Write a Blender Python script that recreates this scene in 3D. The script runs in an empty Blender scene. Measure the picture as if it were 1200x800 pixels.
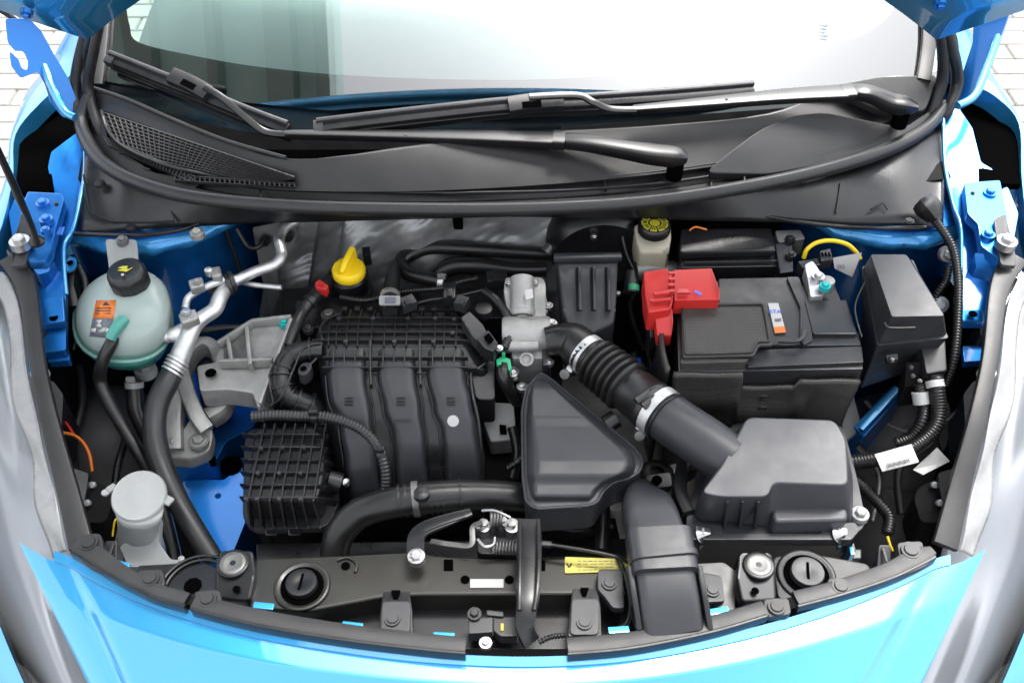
import bpy, bmesh, math, random
from mathutils import Vector, Matrix, Quaternion
R = math.radians
random.seed(7)
sc = bpy.context.scene
COL = sc.collection

# ------------------------------------------------------------------ camera, sky, sun, exposure
CAM = Vector((0.0, -1.0, 1.86)); PITCH = R(46.0); LENS = 35.0
FPX = LENS / 36.0 * 1200.0
cd = bpy.data.cameras.new('camera'); cam = bpy.data.objects.new('camera', cd); COL.objects.link(cam)
cam.location = CAM; cam.rotation_euler = (R(90) - PITCH, 0, 0)
cd.lens = LENS; cd.sensor_width = 36.0; cd.clip_start = 0.02; cd.clip_end = 500
cd.dof.use_dof = True; cd.dof.focus_distance = 1.42; cd.dof.aperture_fstop = 7.0
sc.camera = cam
wd = bpy.data.worlds.new('World'); sc.world = wd; wd.use_nodes = True
nt = wd.node_tree; nt.nodes.clear()
sky = nt.nodes.new('ShaderNodeTexSky'); sky.sky_type = 'NISHITA'; sky.sun_disc = False
SUN_EL, SUN_AZ = R(62), R(30)
sky.sun_elevation = SUN_EL; sky.sun_rotation = SUN_AZ
sky.air_density = 1.0; sky.dust_density = 4.0; sky.ozone_density = 1.0
hs = nt.nodes.new('ShaderNodeHueSaturation'); hs.inputs['Saturation'].default_value = 0.16
bg = nt.nodes.new('ShaderNodeBackground'); bg.inputs['Strength'].default_value = 0.15
wo = nt.nodes.new('ShaderNodeOutputWorld')
nt.links.new(sky.outputs[0], hs.inputs['Color']); nt.links.new(hs.outputs[0], bg.inputs['Color']); nt.links.new(bg.outputs[0], wo.inputs[0])
sl = bpy.data.lights.new('sun', 'SUN'); sl.energy = 1.3; sl.angle = R(22); sl.color = (1.0, 0.96, 0.9)
so = bpy.data.objects.new('sun', sl); COL.objects.link(so)
sdir = Vector((math.sin(SUN_AZ) * math.cos(SUN_EL), math.cos(SUN_AZ) * math.cos(SUN_EL), math.sin(SUN_EL)))
so.rotation_euler = sdir.to_track_quat('Z', 'Y').to_euler(); so.location = (0, -1, 4)
sc.view_settings.view_transform = 'Standard'; sc.view_settings.look = 'None'
sc.view_settings.exposure = 2.05; sc.view_settings.gamma = 1.0
sc.view_settings.use_curve_mapping = False
sc.render.engine = 'CYCLES'; sc.cycles.use_denoising = True
sc.cycles.max_bounces = 8; sc.cycles.transparent_max_bounces = 12
sc.cycles.caustics_reflective = False; sc.cycles.caustics_refractive = False

# ------------------------------------------------------------------ pixels (1200x800) to places
FWD = Vector((0, math.cos(PITCH), -math.sin(PITCH))); UPV = Vector((0, math.sin(PITCH), math.cos(PITCH))); RT = Vector((1, 0, 0))
def ray(px, py): return FWD + RT * ((px - 600) / FPX) + UPV * ((400 - py) / FPX)
def P(px, py, z):
    d = ray(px, py); return CAM + d * ((z - CAM.z) / d.z)
def PY(px, py, y):
    d = ray(px, py); return CAM + d * ((y - CAM.y) / d.y)
def PPL(px, py, p0, n):
    d = ray(px, py); return CAM + d * ((p0 - CAM).dot(n) / d.dot(n))
def mpp(p): return (p - CAM).dot(FWD) / FPX
def W(lst): return [P(*q) for q in lst]

# ------------------------------------------------------------------ materials
MATS = {}
def mat(name, base, rough=0.4, metal=0.0, coat=0.0, bump=0.0, bscale=400.0, var=0.0, vscale=30.0, dust=0.0, spec=0.5, trans=0.0, ior=1.5,
        emit=0, aniso=None, coat_rough=0.05, sss=0.0, weave=0.0, alpha=1.0, rvar=0.12):
    m = bpy.data.materials.new(name); m.use_nodes = True
    t = m.node_tree; b = t.nodes['Principled BSDF']
    b.inputs['Base Color'].default_value = (*base, 1); b.inputs['Roughness'].default_value = rough
    b.inputs['Metallic'].default_value = metal; b.inputs['Coat Weight'].default_value = coat
    b.inputs['Coat Roughness'].default_value = coat_rough
    b.inputs['Specular IOR Level'].default_value = spec; b.inputs['IOR'].default_value = ior
    b.inputs['Transmission Weight'].default_value = trans; b.inputs['Alpha'].default_value = alpha
    if sss:
        b.inputs['Subsurface Weight'].default_value = sss; b.inputs['Subsurface Radius'].default_value = (0.02, 0.02, 0.02)
        b.inputs['Subsurface Scale'].default_value = 1.0
    tc = t.nodes.new('ShaderNodeTexCoord')
    geo = t.nodes.new('ShaderNodeNewGeometry')
    if var or dust:
        n = t.nodes.new('ShaderNodeTexNoise'); n.inputs['Scale'].default_value = vscale; n.inputs['Detail'].default_value = 6; n.inputs['Roughness'].default_value = 0.65
        t.links.new(geo.outputs['Position'], n.inputs['Vector'])
        mr = t.nodes.new('ShaderNodeMapRange'); mr.inputs[1].default_value = 0.35; mr.inputs[2].default_value = 0.7
        mr.inputs[3].default_value = 1 - var; mr.inputs[4].default_value = 1 + var
        t.links.new(n.outputs[0], mr.inputs[0])
        mx = t.nodes.new('ShaderNodeVectorMath'); mx.operation = 'SCALE'; mx.inputs[0].default_value = base
        t.links.new(mr.outputs[0], mx.inputs['Scale'])
        last = mx.outputs[0]
        if dust:
            n2 = t.nodes.new('ShaderNodeTexNoise'); n2.inputs['Scale'].default_value = vscale * 1.7; n2.inputs['Detail'].default_value = 8; n2.inputs['Roughness'].default_value = 0.75
            t.links.new(geo.outputs['Position'], n2.inputs['Vector'])
            m2 = t.nodes.new('ShaderNodeMapRange'); m2.inputs[1].default_value = 0.45; m2.inputs[2].default_value = 0.8; m2.inputs[3].default_value = dust * 0.25; m2.inputs[4].default_value = dust
            t.links.new(n2.outputs[0], m2.inputs[0])
            mi = t.nodes.new('ShaderNodeMix'); mi.data_type = 'RGBA'
            t.links.new(m2.outputs[0], mi.inputs[0]); t.links.new(last, mi.inputs[6]); mi.inputs[7].default_value = (0.23, 0.21, 0.19, 1)
            last = mi.outputs[2]
        t.links.new(last, b.inputs['Base Color'])
        rr = t.nodes.new('ShaderNodeMapRange'); rr.inputs[1].default_value = 0.3; rr.inputs[2].default_value = 0.7
        rr.inputs[3].default_value = max(0.02, rough - rvar * 0.6); rr.inputs[4].default_value = min(1, rough + rvar)
        t.links.new(n.outputs[0], rr.inputs[0]); t.links.new(rr.outputs[0], b.inputs['Roughness'])
    if bump:
        bn = t.nodes.new('ShaderNodeTexNoise'); bn.inputs['Scale'].default_value = bscale; bn.inputs['Detail'].default_value = 3
        t.links.new(geo.outputs['Position'], bn.inputs['Vector'])
        bp = t.nodes.new('ShaderNodeBump'); bp.inputs['Strength'].default_value = bump; bp.inputs['Distance'].default_value = 0.001
        t.links.new(bn.outputs[0], bp.inputs['Height'])
        if weave:
            v = t.nodes.new('ShaderNodeTexVoronoi'); v.inputs['Scale'].default_value = weave; v.inputs['Randomness'].default_value = 0.12
            t.links.new(geo.outputs['Position'], v.inputs['Vector'])
            bp2 = t.nodes.new('ShaderNodeBump'); bp2.inputs['Strength'].default_value = 0.35; bp2.inputs['Distance'].default_value = 0.0016
            t.links.new(v.outputs['Distance'], bp2.inputs['Height']); t.links.new(bp.outputs[0], bp2.inputs['Normal'])
            t.links.new(bp2.outputs[0], b.inputs['Normal'])
        else:
            t.links.new(bp.outputs[0], b.inputs['Normal'])
    MATS[name] = m
    return m
mat('plastic', (0.0085, 0.0088, 0.0105), 0.31, bump=0.16, bscale=900, var=0.2, dust=0.018, vscale=22)
mat('plastic_smooth', (0.022, 0.0232, 0.028), 0.40, bump=0.10, bscale=1500, var=0.12, dust=0.03, vscale=16)
mat('liner', (0.05, 0.05, 0.054), 0.5, bump=0.4, bscale=500, var=0.25, vscale=14, dust=0.06)
mat('lamp_inner', (0.50, 0.515, 0.54), 0.28, metal=0.35, bump=0.08, bscale=14)
mat('lid_grey', (0.040, 0.042, 0.050), 0.40, bump=0.08, bscale=1600, var=0.08, dust=0.03, vscale=10)
mat('box_grey', (0.024, 0.0255, 0.031), 0.40, bump=0.08, bscale=1600, var=0.10, dust=0.03, vscale=14)
mat('plastic_grey', (0.025, 0.0257, 0.030), 0.36, bump=0.2, bscale=1200, var=0.12, dust=0.03, vscale=25)
mat('trim', (0.010, 0.010, 0.0115), 0.38, bump=0.25, bscale=1400, var=0.25, dust=0.04, vscale=14)
mat('rubber', (0.0062, 0.0062, 0.0065), 0.33, bump=0.12, bscale=700, var=0.2, dust=0.025, vscale=28)
mat('rubber_grey', (0.014, 0.0145, 0.0165), 0.36, bump=0.10, bscale=700, var=0.15, dust=0.03, vscale=28)
mat('gloss_black', (0.005, 0.005, 0.0065), 0.30, coat=0.05, bump=0.02, bscale=60, var=0.2, dust=0.008, vscale=14, rvar=0.08)
mat('olive_black', (0.013, 0.0122, 0.0088), 0.34, coat=0.12, bump=0.04, bscale=45, var=0.2, dust=0.012, vscale=12, rvar=0.08)
mat('dark', (0.005, 0.005, 0.0055), 0.7, bump=0.3, bscale=120, var=0.3, spec=0.15)
mat('hole', (0.0015, 0.0015, 0.0015), 0.95, spec=0.0)  # near black painted in for the shade inside holes, slots and gaps
mat('paint', (0.034, 0.33, 0.68), 0.36, metal=0.72, coat=1.0, coat_rough=0.03, bump=0.03, bscale=3000)
mat('paint_inner_shaded', (0.011, 0.175, 0.56), 0.42, metal=0.88, coat=0.8, coat_rough=0.12, bump=0.15, bscale=90, var=0.12, vscale=12)  # same body blue made darker, the bay's shade is in the colour
MATS['paint'].node_tree.nodes['Principled BSDF'].inputs['Coat IOR'].default_value = 1.9
mat('seam', (0.03, 0.27, 0.62), 0.3, metal=0.4, coat=0.9, bump=1.0, bscale=70, var=0.1, vscale=30)
mat('aluminium', (0.60, 0.605, 0.61), 0.45, metal=0.9, bump=0.25, bscale=300, var=0.12, vscale=40)
mat('cast', (0.36, 0.36, 0.35), 0.55, metal=0.75, bump=0.6, bscale=380, var=0.16, vscale=40, dust=0.08)
mat('steel', (0.5, 0.5, 0.5), 0.3, metal=1.0, bump=0.15, bscale=300, var=0.15, vscale=60)
mat('dull_metal', (0.17, 0.17, 0.165), 0.45, metal=0.8, bump=0.3, bscale=120, var=0.3, vscale=25, dust=0.1)
mat('foil', (0.30, 0.31, 0.315), 0.42, metal=0.55, bump=0.7, bscale=38, var=0.3, vscale=10, dust=0.05)
mat('reservoir', (0.30, 0.365, 0.35), 0.34, sss=0.4, bump=0.12, bscale=140, var=0.05, vscale=14)
def fluid_line(m, z0, z1, col):   # green coolant seen through the lower part of the tank wall
    t = MATS[m].node_tree; b = t.nodes['Principled BSDF']; old = b.inputs['Base Color'].links[0].from_socket
    g_ = t.nodes.new('ShaderNodeNewGeometry'); s_ = t.nodes.new('ShaderNodeSeparateXYZ'); r_ = t.nodes.new('ShaderNodeMapRange'); x_ = t.nodes.new('ShaderNodeMix'); x_.data_type = 'RGBA'
    t.links.new(g_.outputs['Position'], s_.inputs[0]); t.links.new(s_.outputs[2], r_.inputs[0]); r_.inputs[1].default_value = z1; r_.inputs[2].default_value = z0
    t.links.new(r_.outputs[0], x_.inputs[0]); t.links.new(old, x_.inputs[6]); x_.inputs[7].default_value = (*col, 1); t.links.new(x_.outputs[2], b.inputs['Base Color'])
fluid_line('reservoir', 0.868, 0.874, (0.15, 0.30, 0.265))
mat('coolant', (0.05, 0.25, 0.21), 0.3, sss=0.3, bump=0.1, bscale=140, var=0.1, vscale=20)
mat('milky', (0.27, 0.28, 0.28), 0.42, sss=0.3, bump=0.25, bscale=160, var=0.06, vscale=25)
mat('milky_warm', (0.40, 0.37, 0.29), 0.38, sss=0.3, bump=0.1, bscale=200)
mat('yellow', (0.80, 0.56, 0.012), 0.35, bump=0.15, bscale=700, var=0.04)
mat('yellow_print', (0.48, 0.44, 0.03), 0.5, var=0.1, vscale=60)
mat('label_yellow', (0.55, 0.48, 0.08), 0.4, var=0.05, vscale=40)
mat('red', (0.45, 0.02, 0.018), 0.38, bump=0.12, bscale=700, var=0.08, vscale=30)
mat('red_dark', (0.38, 0.02, 0.02), 0.4, bump=0.12, bscale=700)
mat('orange', (0.60, 0.15, 0.015), 0.45)
mat('white_label', (0.42, 0.42, 0.415), 0.5, var=0.03)
mat('print_black', (0.02, 0.02, 0.025), 0.5)
mat('print_grey', (0.12, 0.13, 0.16), 0.5)
mat('teal', (0.02, 0.42, 0.42), 0.35, metal=0.3)
mat('green', (0.02, 0.36, 0.17), 0.4)
mat('blue_mark', (0.02, 0.12, 0.75), 0.4)
mat('cyan_mark', (0.03, 0.35, 0.80), 0.4)
mat('foam', (0.020, 0.0185, 0.017), 0.45, bump=0.12, bscale=500, var=0.25, vscale=18, dust=0.06, weave=360)
mat('battery_case', (0.012, 0.0125, 0.015), 0.34, bump=0.12, bscale=900, var=0.12, dust=0.04, vscale=25)
mat('paver', (0.29, 0.28, 0.265), 0.8, bump=0.6, bscale=90, var=0.12, vscale=6)
mat('sand', (0.16, 0.152, 0.142), 0.9, bump=0.6, bscale=200, var=0.15, vscale=8)
mat('seat', (0.42, 0.44, 0.43), 0.55, bump=0.2, bscale=300, var=0.06)
mat('frit', (0.006, 0.010, 0.013), 0.12)
mat('reflector', (0.72, 0.73, 0.75), 0.18, metal=1.0)
mat('silver_film', (0.52, 0.53, 0.55), 0.32, metal=0.45, bump=0.5, bscale=35, var=0.12, vscale=14, dust=0.1)
def glass(name, tint, fac, rough=0.015):
    m = bpy.data.materials.new(name); m.use_nodes = True; t = m.node_tree; t.nodes.clear()
    o = t.nodes.new('ShaderNodeOutputMaterial'); mx = t.nodes.new('ShaderNodeMixShader')
    tr = t.nodes.new('ShaderNodeBsdfTransparent'); tr.inputs[0].default_value = (*tint, 1)
    gl = t.nodes.new('ShaderNodeBsdfGlossy'); gl.inputs['Roughness'].default_value = rough; gl.inputs['Color'].default_value = (0.96, 0.98, 1, 1)
    lw = t.nodes.new('ShaderNodeFresnel'); lw.inputs['IOR'].default_value = fac
    t.links.new(lw.outputs[0], mx.inputs[0]); t.links.new(tr.outputs[0], mx.inputs[1]); t.links.new(gl.outputs[0], mx.inputs[2]); t.links.new(mx.outputs[0], o.inputs[0])
    MATS[name] = m
glass('windscreen_glass', (0.60, 0.80, 0.76), 2.45)
mat('dash_pale', (0.40, 0.44, 0.43), 0.6, var=0.05)
mat('added_canopy_teal', (0.60, 0.80, 0.78), 0.7, var=0.05, vscale=2)
mat('added_canopy_beam', (0.36, 0.46, 0.44), 0.6)
mat('film_white', (0.24, 0.245, 0.25), 0.25, bump=0.4, bscale=60, var=0.15, vscale=20)
glass('lens_glass', (0.93, 0.94, 0.95), 1.55, 0.01)
glass('clear_bag', (0.80, 0.84, 0.86), 1.6, 0.10)

# ------------------------------------------------------------------ objects
def finish(o, parent, kind=None, label=None):
    COL.objects.link(o)
    if parent is not None:
        o.parent = parent
        base = Vector((0, 0, 0)); q = parent
        while q is not None: base += q.location; q = q.parent
        o.location = o.location - base
    if kind: o['kind'] = kind
    if label: o['label'] = label
    return o
def thing(name, label, cat, loc, group=None):
    o = bpy.data.objects.new(name, None); COL.objects.link(o); o.location = loc; o.empty_display_size = 0.05
    o['label'] = label; o['category'] = cat
    if group: o['group'] = group
    return o
def tag(o, label, cat, group=None):
    o['label'] = label; o['category'] = cat
    if group: o['group'] = group
    return o
def mk(name, verts, faces, m, parent=None, bevel=0.0, seg=2, ang=35, sharp=40, solid=0.0, sub=0, kind=None, label=None, flat=False):
    bm = bmesh.new()
    vs = [bm.verts.new(v) for v in verts]
    for f in faces:
        try: bm.faces.new([vs[i] for i in f])
        except ValueError: pass
    bmesh.ops.recalc_face_normals(bm, faces=bm.faces)
    if bevel:
        es = [e for e in bm.edges if len(e.link_faces) == 2 and e.calc_face_angle(0) > R(ang)]
        if es: bmesh.ops.bevel(bm, geom=es, offset=bevel, offset_type='OFFSET', segments=seg, profile=0.6, affect='EDGES', clamp_overlap=True)
    return from_bm(name, bm, m, parent, sharp, solid, sub, bool(bevel), kind, label, flat)
def from_bm(name, bm, m, parent=None, sharp=40, solid=0.0, sub=0, wn=False, kind=None, label=None, flat=False):
    lo = Vector((1e9,) * 3); hi = -lo
    for v in bm.verts:
        for k in range(3): lo[k] = min(lo[k], v.co[k]); hi[k] = max(hi[k], v.co[k])
    c = (lo + hi) / 2; c.z = lo.z
    for v in bm.verts: v.co -= c
    me = bpy.data.meshes.new(name); bm.to_mesh(me); bm.free()
    if not flat:
        me.shade_smooth()
        if sharp < 180: me.set_sharp_from_angle(angle=R(sharp))
    me.materials.append(MATS[m] if isinstance(m, str) else m)
    o = bpy.data.objects.new(name, me); o.location = c
    if solid:
        md = o.modifiers.new('thick', 'SOLIDIFY'); md.thickness = solid; md.offset = -1
    if sub:
        md = o.modifiers.new('sub', 'SUBSURF'); md.levels = sub; md.render_levels = sub
    if wn:
        md = o.modifiers.new('wn', 'WEIGHTED_NORMAL'); md.keep_sharp = True
    return finish(o, parent, kind, label)
def round_poly(pts, r, n=4):
    out = []; N = len(pts)
    for i in range(N):
        a, b, c = pts[i - 1], pts[i], pts[(i + 1) % N]
        da, dc = (a - b), (c - b); la, lc = da.length, dc.length
        rr = min(r, la * 0.45, lc * 0.45)
        if rr < 1e-5: out.append(b); continue
        p, q = b + da / la * rr, b + dc / lc * rr
        for k in range(n + 1):
            t = k / n; out.append(p * (1 - t) ** 2 + b * 2 * t * (1 - t) + q * t * t)
    return out
def cloft(name, rings, m, parent=None, cap=(True, True), closed=True, bevel=0.0, **kw):
    verts = [v for r in rings for v in r]; n = len(rings[0]); faces = []
    for i in range(len(rings) - 1):
        for j in range(n if closed else n - 1):
            k = (j + 1) % n
            faces.append((i * n + j, i * n + k, (i + 1) * n + k, (i + 1) * n + j))
    if closed:
        if cap[0]: faces.append(tuple(range(n)))
        if cap[1]: faces.append(tuple(range((len(rings) - 1) * n, len(rings) * n)))
    return mk(name, verts, faces, m, parent, bevel=bevel, **kw)
def prism(name, outline, h, m, parent=None, rnd=0.0, scale=1.0, bevel=0.0015, shift=(0, 0, 0), rn=4, **kw):
    """outline: list of (px, py, z) top corners; body goes down h metres"""
    top = [P(*q) if not isinstance(q, Vector) else q for q in outline]
    if rnd: top = round_poly(top, rnd, rn)
    c = sum(top, Vector()) / len(top); s = Vector(shift)
    bot = [Vector((c.x + (v.x - c.x) * scale, c.y + (v.y - c.y) * scale, v.z - h)) + s for v in top]
    return cloft(name, [top, bot], m, parent, bevel=bevel, **kw)
def curve(pts, n=6, closed=False):
    """Catmull-Rom through points (Vectors or tuples of equal length)"""
    pts = [Vector(p) for p in pts]; out = []; N = len(pts)
    if N == 2:
        return [pts[0].lerp(pts[1], k / n) for k in range(n + 1)]
    for i in range(N if closed else N - 1):
        g = lambda k: pts[k % N] if closed else pts[max(0, min(N - 1, k))]
        p0, p1, p2, p3 = g(i - 1), g(i), g(i + 1), g(i + 2)
        for k in range(n):
            t = k / n
            out.append(0.5 * ((2 * p1) + (p2 - p0) * t + (2 * p0 - 5 * p1 + 4 * p2 - p3) * t * t + (3 * p1 - p0 - 3 * p2 + p3) * t ** 3))
    if not closed: out.append(pts[-1].copy())
    return out
def resample(pts, step):
    L = [0]
    for a, b in zip(pts, pts[1:]): L.append(L[-1] + (b - a).length)
    n = max(2, int(L[-1] / step)); out = []; j = 0
    for i in range(n + 1):
        s = L[-1] * i / n
        while j < len(L) - 2 and L[j + 1] < s: j += 1
        d = L[j + 1] - L[j]; out.append(pts[j].lerp(pts[j + 1], (s - L[j]) / d if d > 1e-9 else 0))
    return out
def frames(pts, up=None):
    fr = []; prev = None
    for i in range(len(pts)):
        t = (pts[min(i + 1, len(pts) - 1)] - pts[max(i - 1, 0)]).normalized()
        if up is not None:
            s = t.cross(up)
            s = s.normalized() if s.length > 1e-6 else (prev or Vector((1, 0, 0)))
            u = s.cross(t).normalized(); prev = s
        else:
            if prev is None:
                a = Vector((0, 0, 1)) if abs(t.z) < 0.9 else Vector((1, 0, 0)); s = t.cross(a).normalized()
            else:
                s = prev - t * prev.dot(t); s.normalize()
            u = s.cross(t).normalized(); prev = s
        fr.append((t, s, u))
    return fr
def tubeW(name, pts, r, m, parent=None, seg=12, n=6, corr=None, cap=(True, True), smooth=True, **kw):
    """pts world; r metres: number or one per point; corr=(pitch, amplitude) for corrugated loom"""
    rs = r if isinstance(r, (list, tuple)) else [r] * len(pts)
    q = [Vector((p.x, p.y, p.z, rr)) for p, rr in zip(pts, rs)]
    c = curve(q, n) if smooth else q
    if corr:
        c = resample(c, corr[0] / 4.0)
    p3 = [Vector(v[:3]) for v in c]; rad = [v[3] for v in c]
    if corr:
        rad = [a + corr[1] * (0.9 if (i % 4) in (0, 1) else -0.9) for i, a in enumerate(rad)]
    rings = []
    for p, (t, s, u), a in zip(p3, frames(p3), rad):
        rings.append([p + s * (a * math.cos(2 * math.pi * k / seg)) + u * (a * math.sin(2 * math.pi * k / seg)) for k in range(seg)])
    return cloft(name, rings, m, parent, cap, sharp=60 if not corr else 70, **kw)
def tube(name, pts, rpx, m, parent=None, **kw):
    w = W(pts); rs = rpx if isinstance(rpx, (list, tuple)) else [rpx] * len(w)
    return tubeW(name, w, [a * mpp(p) for a, p in zip(rs, w)], m, parent, **kw)
def bar(name, pts, wd_, th, m, parent=None, up=(0, 0, 1), rnd=0.3, n=6, smooth=True, cn=2, cap=(True, True), bevel=0, **kw):
    """swept rounded rectangle. pts world; width along side, th along up; scalars or lists, metres"""
    ws = wd_ if isinstance(wd_, (list, tuple)) else [wd_] * len(pts)
    hs_ = th if isinstance(th, (list, tuple)) else [th] * len(pts)
    q = [Vector((*p, 0)) for p in pts]
    c3 = curve(pts, n) if smooth else list(pts)
    cw = [v.x for v in curve([Vector((a, b, 0)) for a, b in zip(ws, hs_)], n)] if smooth else ws
    ch = [v.y for v in curve([Vector((a, b, 0)) for a, b in zip(ws, hs_)], n)] if smooth else hs_
    rings = []
    for p, (t, s, u), a, b in zip(c3, frames(c3, Vector(up)), cw, ch):
        base = [Vector((-a / 2, -b / 2, 0)), Vector((a / 2, -b / 2, 0)), Vector((a / 2, b / 2, 0)), Vector((-a / 2, b / 2, 0))]
        rp = round_poly(base, rnd * min(a, b), cn) if rnd else base
        rings.append([p + s * v.x + u * v.y for v in rp])
    return cloft(name, rings, m, parent, cap, bevel=bevel, sharp=kw.pop('sharp', 35), **kw)
def lathe(name, c, prof, m, parent=None, axis=(0, 0, 1), seg=28, sharp=38, wob=None, **kw):
    """prof: [(r, z)] from bottom to top"""
    a = Vector(axis).normalized(); q = Vector((0, 0, 1)).rotation_difference(a); rings = []
    for r, z in prof:
        rg = []
        for k in range(seg):
            th = 2 * math.pi * k / seg; rr = r if wob is None else r * wob(th, z)
            rg.append(c + q @ Vector((rr * math.cos(th), rr * math.sin(th), z)))
        rings.append(rg)
    return cloft(name, rings, m, parent, sharp=sharp, **kw)
def hfield(name, nu, nv, fn, m, parent=None, skirt=0.0, bottom=True, **kw):
    """fn(u, v) -> Vector; grid with walls going down by skirt"""
    V = [fn(i / nu, j / nv) for j in range(nv + 1) for i in range(nu + 1)]; F = []
    ix = lambda i, j: j * (nu + 1) + i
    for j in range(nv):
        for i in range(nu): F.append((ix(i, j), ix(i + 1, j), ix(i + 1, j + 1), ix(i, j + 1)))
    if skirt:
        loop = [ix(i, 0) for i in range(nu)] + [ix(nu, j) for j in range(nv)] + [ix(i, nv) for i in range(nu, 0, -1)] + [ix(0, j) for j in range(nv, 0, -1)]
        o = len(V); V += [V[k] - Vector((0, 0, skirt)) for k in loop]; L = len(loop)
        for k in range(L): F.append((loop[k], loop[(k + 1) % L], o + (k + 1) % L, o + k))
        if bottom: F.append(tuple(range(o, o + L)))
    return mk(name, V, F, m, parent, **kw)
def box(name, c, size, m, parent=None, rot=(0, 0, 0), bevel=0.0015, **kw):
    c = Vector(c); sx, sy, sz = [s / 2 for s in size]
    from mathutils import Euler
    q = Euler(rot).to_matrix()
    V = [c + q @ Vector((x * sx, y * sy, z * sz)) for x in (-1, 1) for y in (-1, 1) for z in (-1, 1)]
    F = [(0, 1, 3, 2), (4, 6, 7, 5), (0, 4, 5, 1), (2, 3, 7, 6), (0, 2, 6, 4), (1, 5, 7, 3)]
    return mk(name, V, F, m, parent, bevel=bevel, **kw)
# shared little pieces ------------------------------------------------
def bolt_mesh(name, m, hexr=0.006, h=0.006, fl=0.0095, clip=False):
    bm = bmesh.new()
    def cyl(r1, r2, z0, z1, n):
        a = [bm.verts.new((r1 * math.cos(2 * math.pi * k / n), r1 * math.sin(2 * math.pi * k / n), z0)) for k in range(n)]
        b = [bm.verts.new((r2 * math.cos(2 * math.pi * k / n), r2 * math.sin(2 * math.pi * k / n), z1)) for k in range(n)]
        for k in range(n): bm.faces.new((a[k], a[(k + 1) % n], b[(k + 1) % n], b[k]))
        bm.faces.new(b)
    if clip:
        cyl(0.010, 0.0096, -0.004, 0.0018, 20); cyl(0.0072, 0.0065, 0.0018, 0.0036, 20)
    else:
        cyl(fl, fl * 0.96, -0.006, 0.0015, 18); cyl(hexr, hexr, 0.0015, h * 0.8, 6); cyl(hexr, hexr * 0.8, h * 0.8, h, 6)
    me = bpy.data.meshes.new(name); bm.to_mesh(me); bm.free(); me.shade_smooth(); me.set_sharp_from_angle(angle=R(30)); me.materials.append(MATS[m])
    return me
BOLT = {k: bolt_mesh('bolt', k) for k in ('steel', 'paint_inner_shaded', 'teal', 'dull_metal', 'milky', 'cast', 'plastic')}
CLIP = {k: bolt_mesh('clip', k, clip=True) for k in ('trim', 'plastic_grey')}
def bolt(px, py, z, parent, m='steel', s=1.0, axis=(0, 0, 1), clip=False, name=None):
    o = bpy.data.objects.new(name or ('push_clip' if clip else 'bolt'), (CLIP if clip else BOLT)[m])
    o.location = P(px, py, z) if not isinstance(px, Vector) else px
    q = Vector((0, 0, 1)).rotation_difference(Vector(axis).normalized()) @ Quaternion((0, 0, 1), random.random() * 2)
    o.rotation_euler = q.to_euler(); o.scale = (s, s, s)
    return finish(o, parent)
def text(name, s, c, size, m, parent, rot=(0, 0, 0), ext=0.0002, align='CENTER', sx=1.0):
    f = bpy.data.curves.new(name, 'FONT'); f.body = s; f.size = size; f.extrude = ext; f.align_x = align; f.align_y = 'CENTER'; f.resolution_u = 2
    f.materials.append(MATS[m]); o = bpy.data.objects.new(name, f); o.location = c; o.rotation_euler = rot; o.scale = (sx, 1, 1)
    COL.objects.link(o); me = bpy.data.meshes.new_from_object(o); COL.objects.unlink(o); bpy.data.objects.remove(o)
    me.materials.clear(); me.materials.append(MATS[m]); o = bpy.data.objects.new(name, me); o.location = c; o.rotation_euler = rot; o.scale = (sx, 1, 1)
    return finish(o, parent)
def ringclamp(name, c, axis, r, wdt, m, parent, th=0.0016, screw=None):
    a = Vector(axis).normalized()
    o = lathe(name, c - a * wdt / 2, [(r, 0), (r + th, 0), (r + th, wdt), (r, wdt)], m, parent, axis=a, seg=28)
    return o
from mathutils.bvhtree import BVHTree
def hit(o, px, py, off=0.0):
    """where the sight line through a pixel meets an object that is already built"""
    base = Vector((0, 0, 0)); q = o
    while q is not None: base += q.location; q = q.parent
    t = BVHTree.FromPolygons([v.co + base for v in o.data.vertices], [tuple(f.vertices) for f in o.data.polygons])
    d = ray(px, py).normalized(); h = t.ray_cast(CAM, d)
    if h[0] is None: return P(px, py, base.z + 0.05), Vector((0, 0, 1))
    n = h[1] if h[1].dot(d) < 0 else -h[1]
    return h[0] + n * off, n
def decal(name, o, poly, m, parent, off=0.0006, th=0.0005, sub=3):
    """thin sticker lying on a curved surface"""
    A, B, C, D = [Vector((*q, 0)) for q in poly]; top = []; n = sub
    for j in range(n + 1):
        for i in range(n + 1):
            c = A.lerp(B, i / n).lerp(D.lerp(C, i / n), j / n); top.append(hit(o, c.x, c.y, off)[0])
    F = [(j * (n + 1) + i, j * (n + 1) + i + 1, (j + 1) * (n + 1) + i + 1, (j + 1) * (n + 1) + i) for j in range(n) for i in range(n)]
    return mk(name, top, F, m, parent, sharp=180, solid=th)

from mathutils import noise

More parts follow.
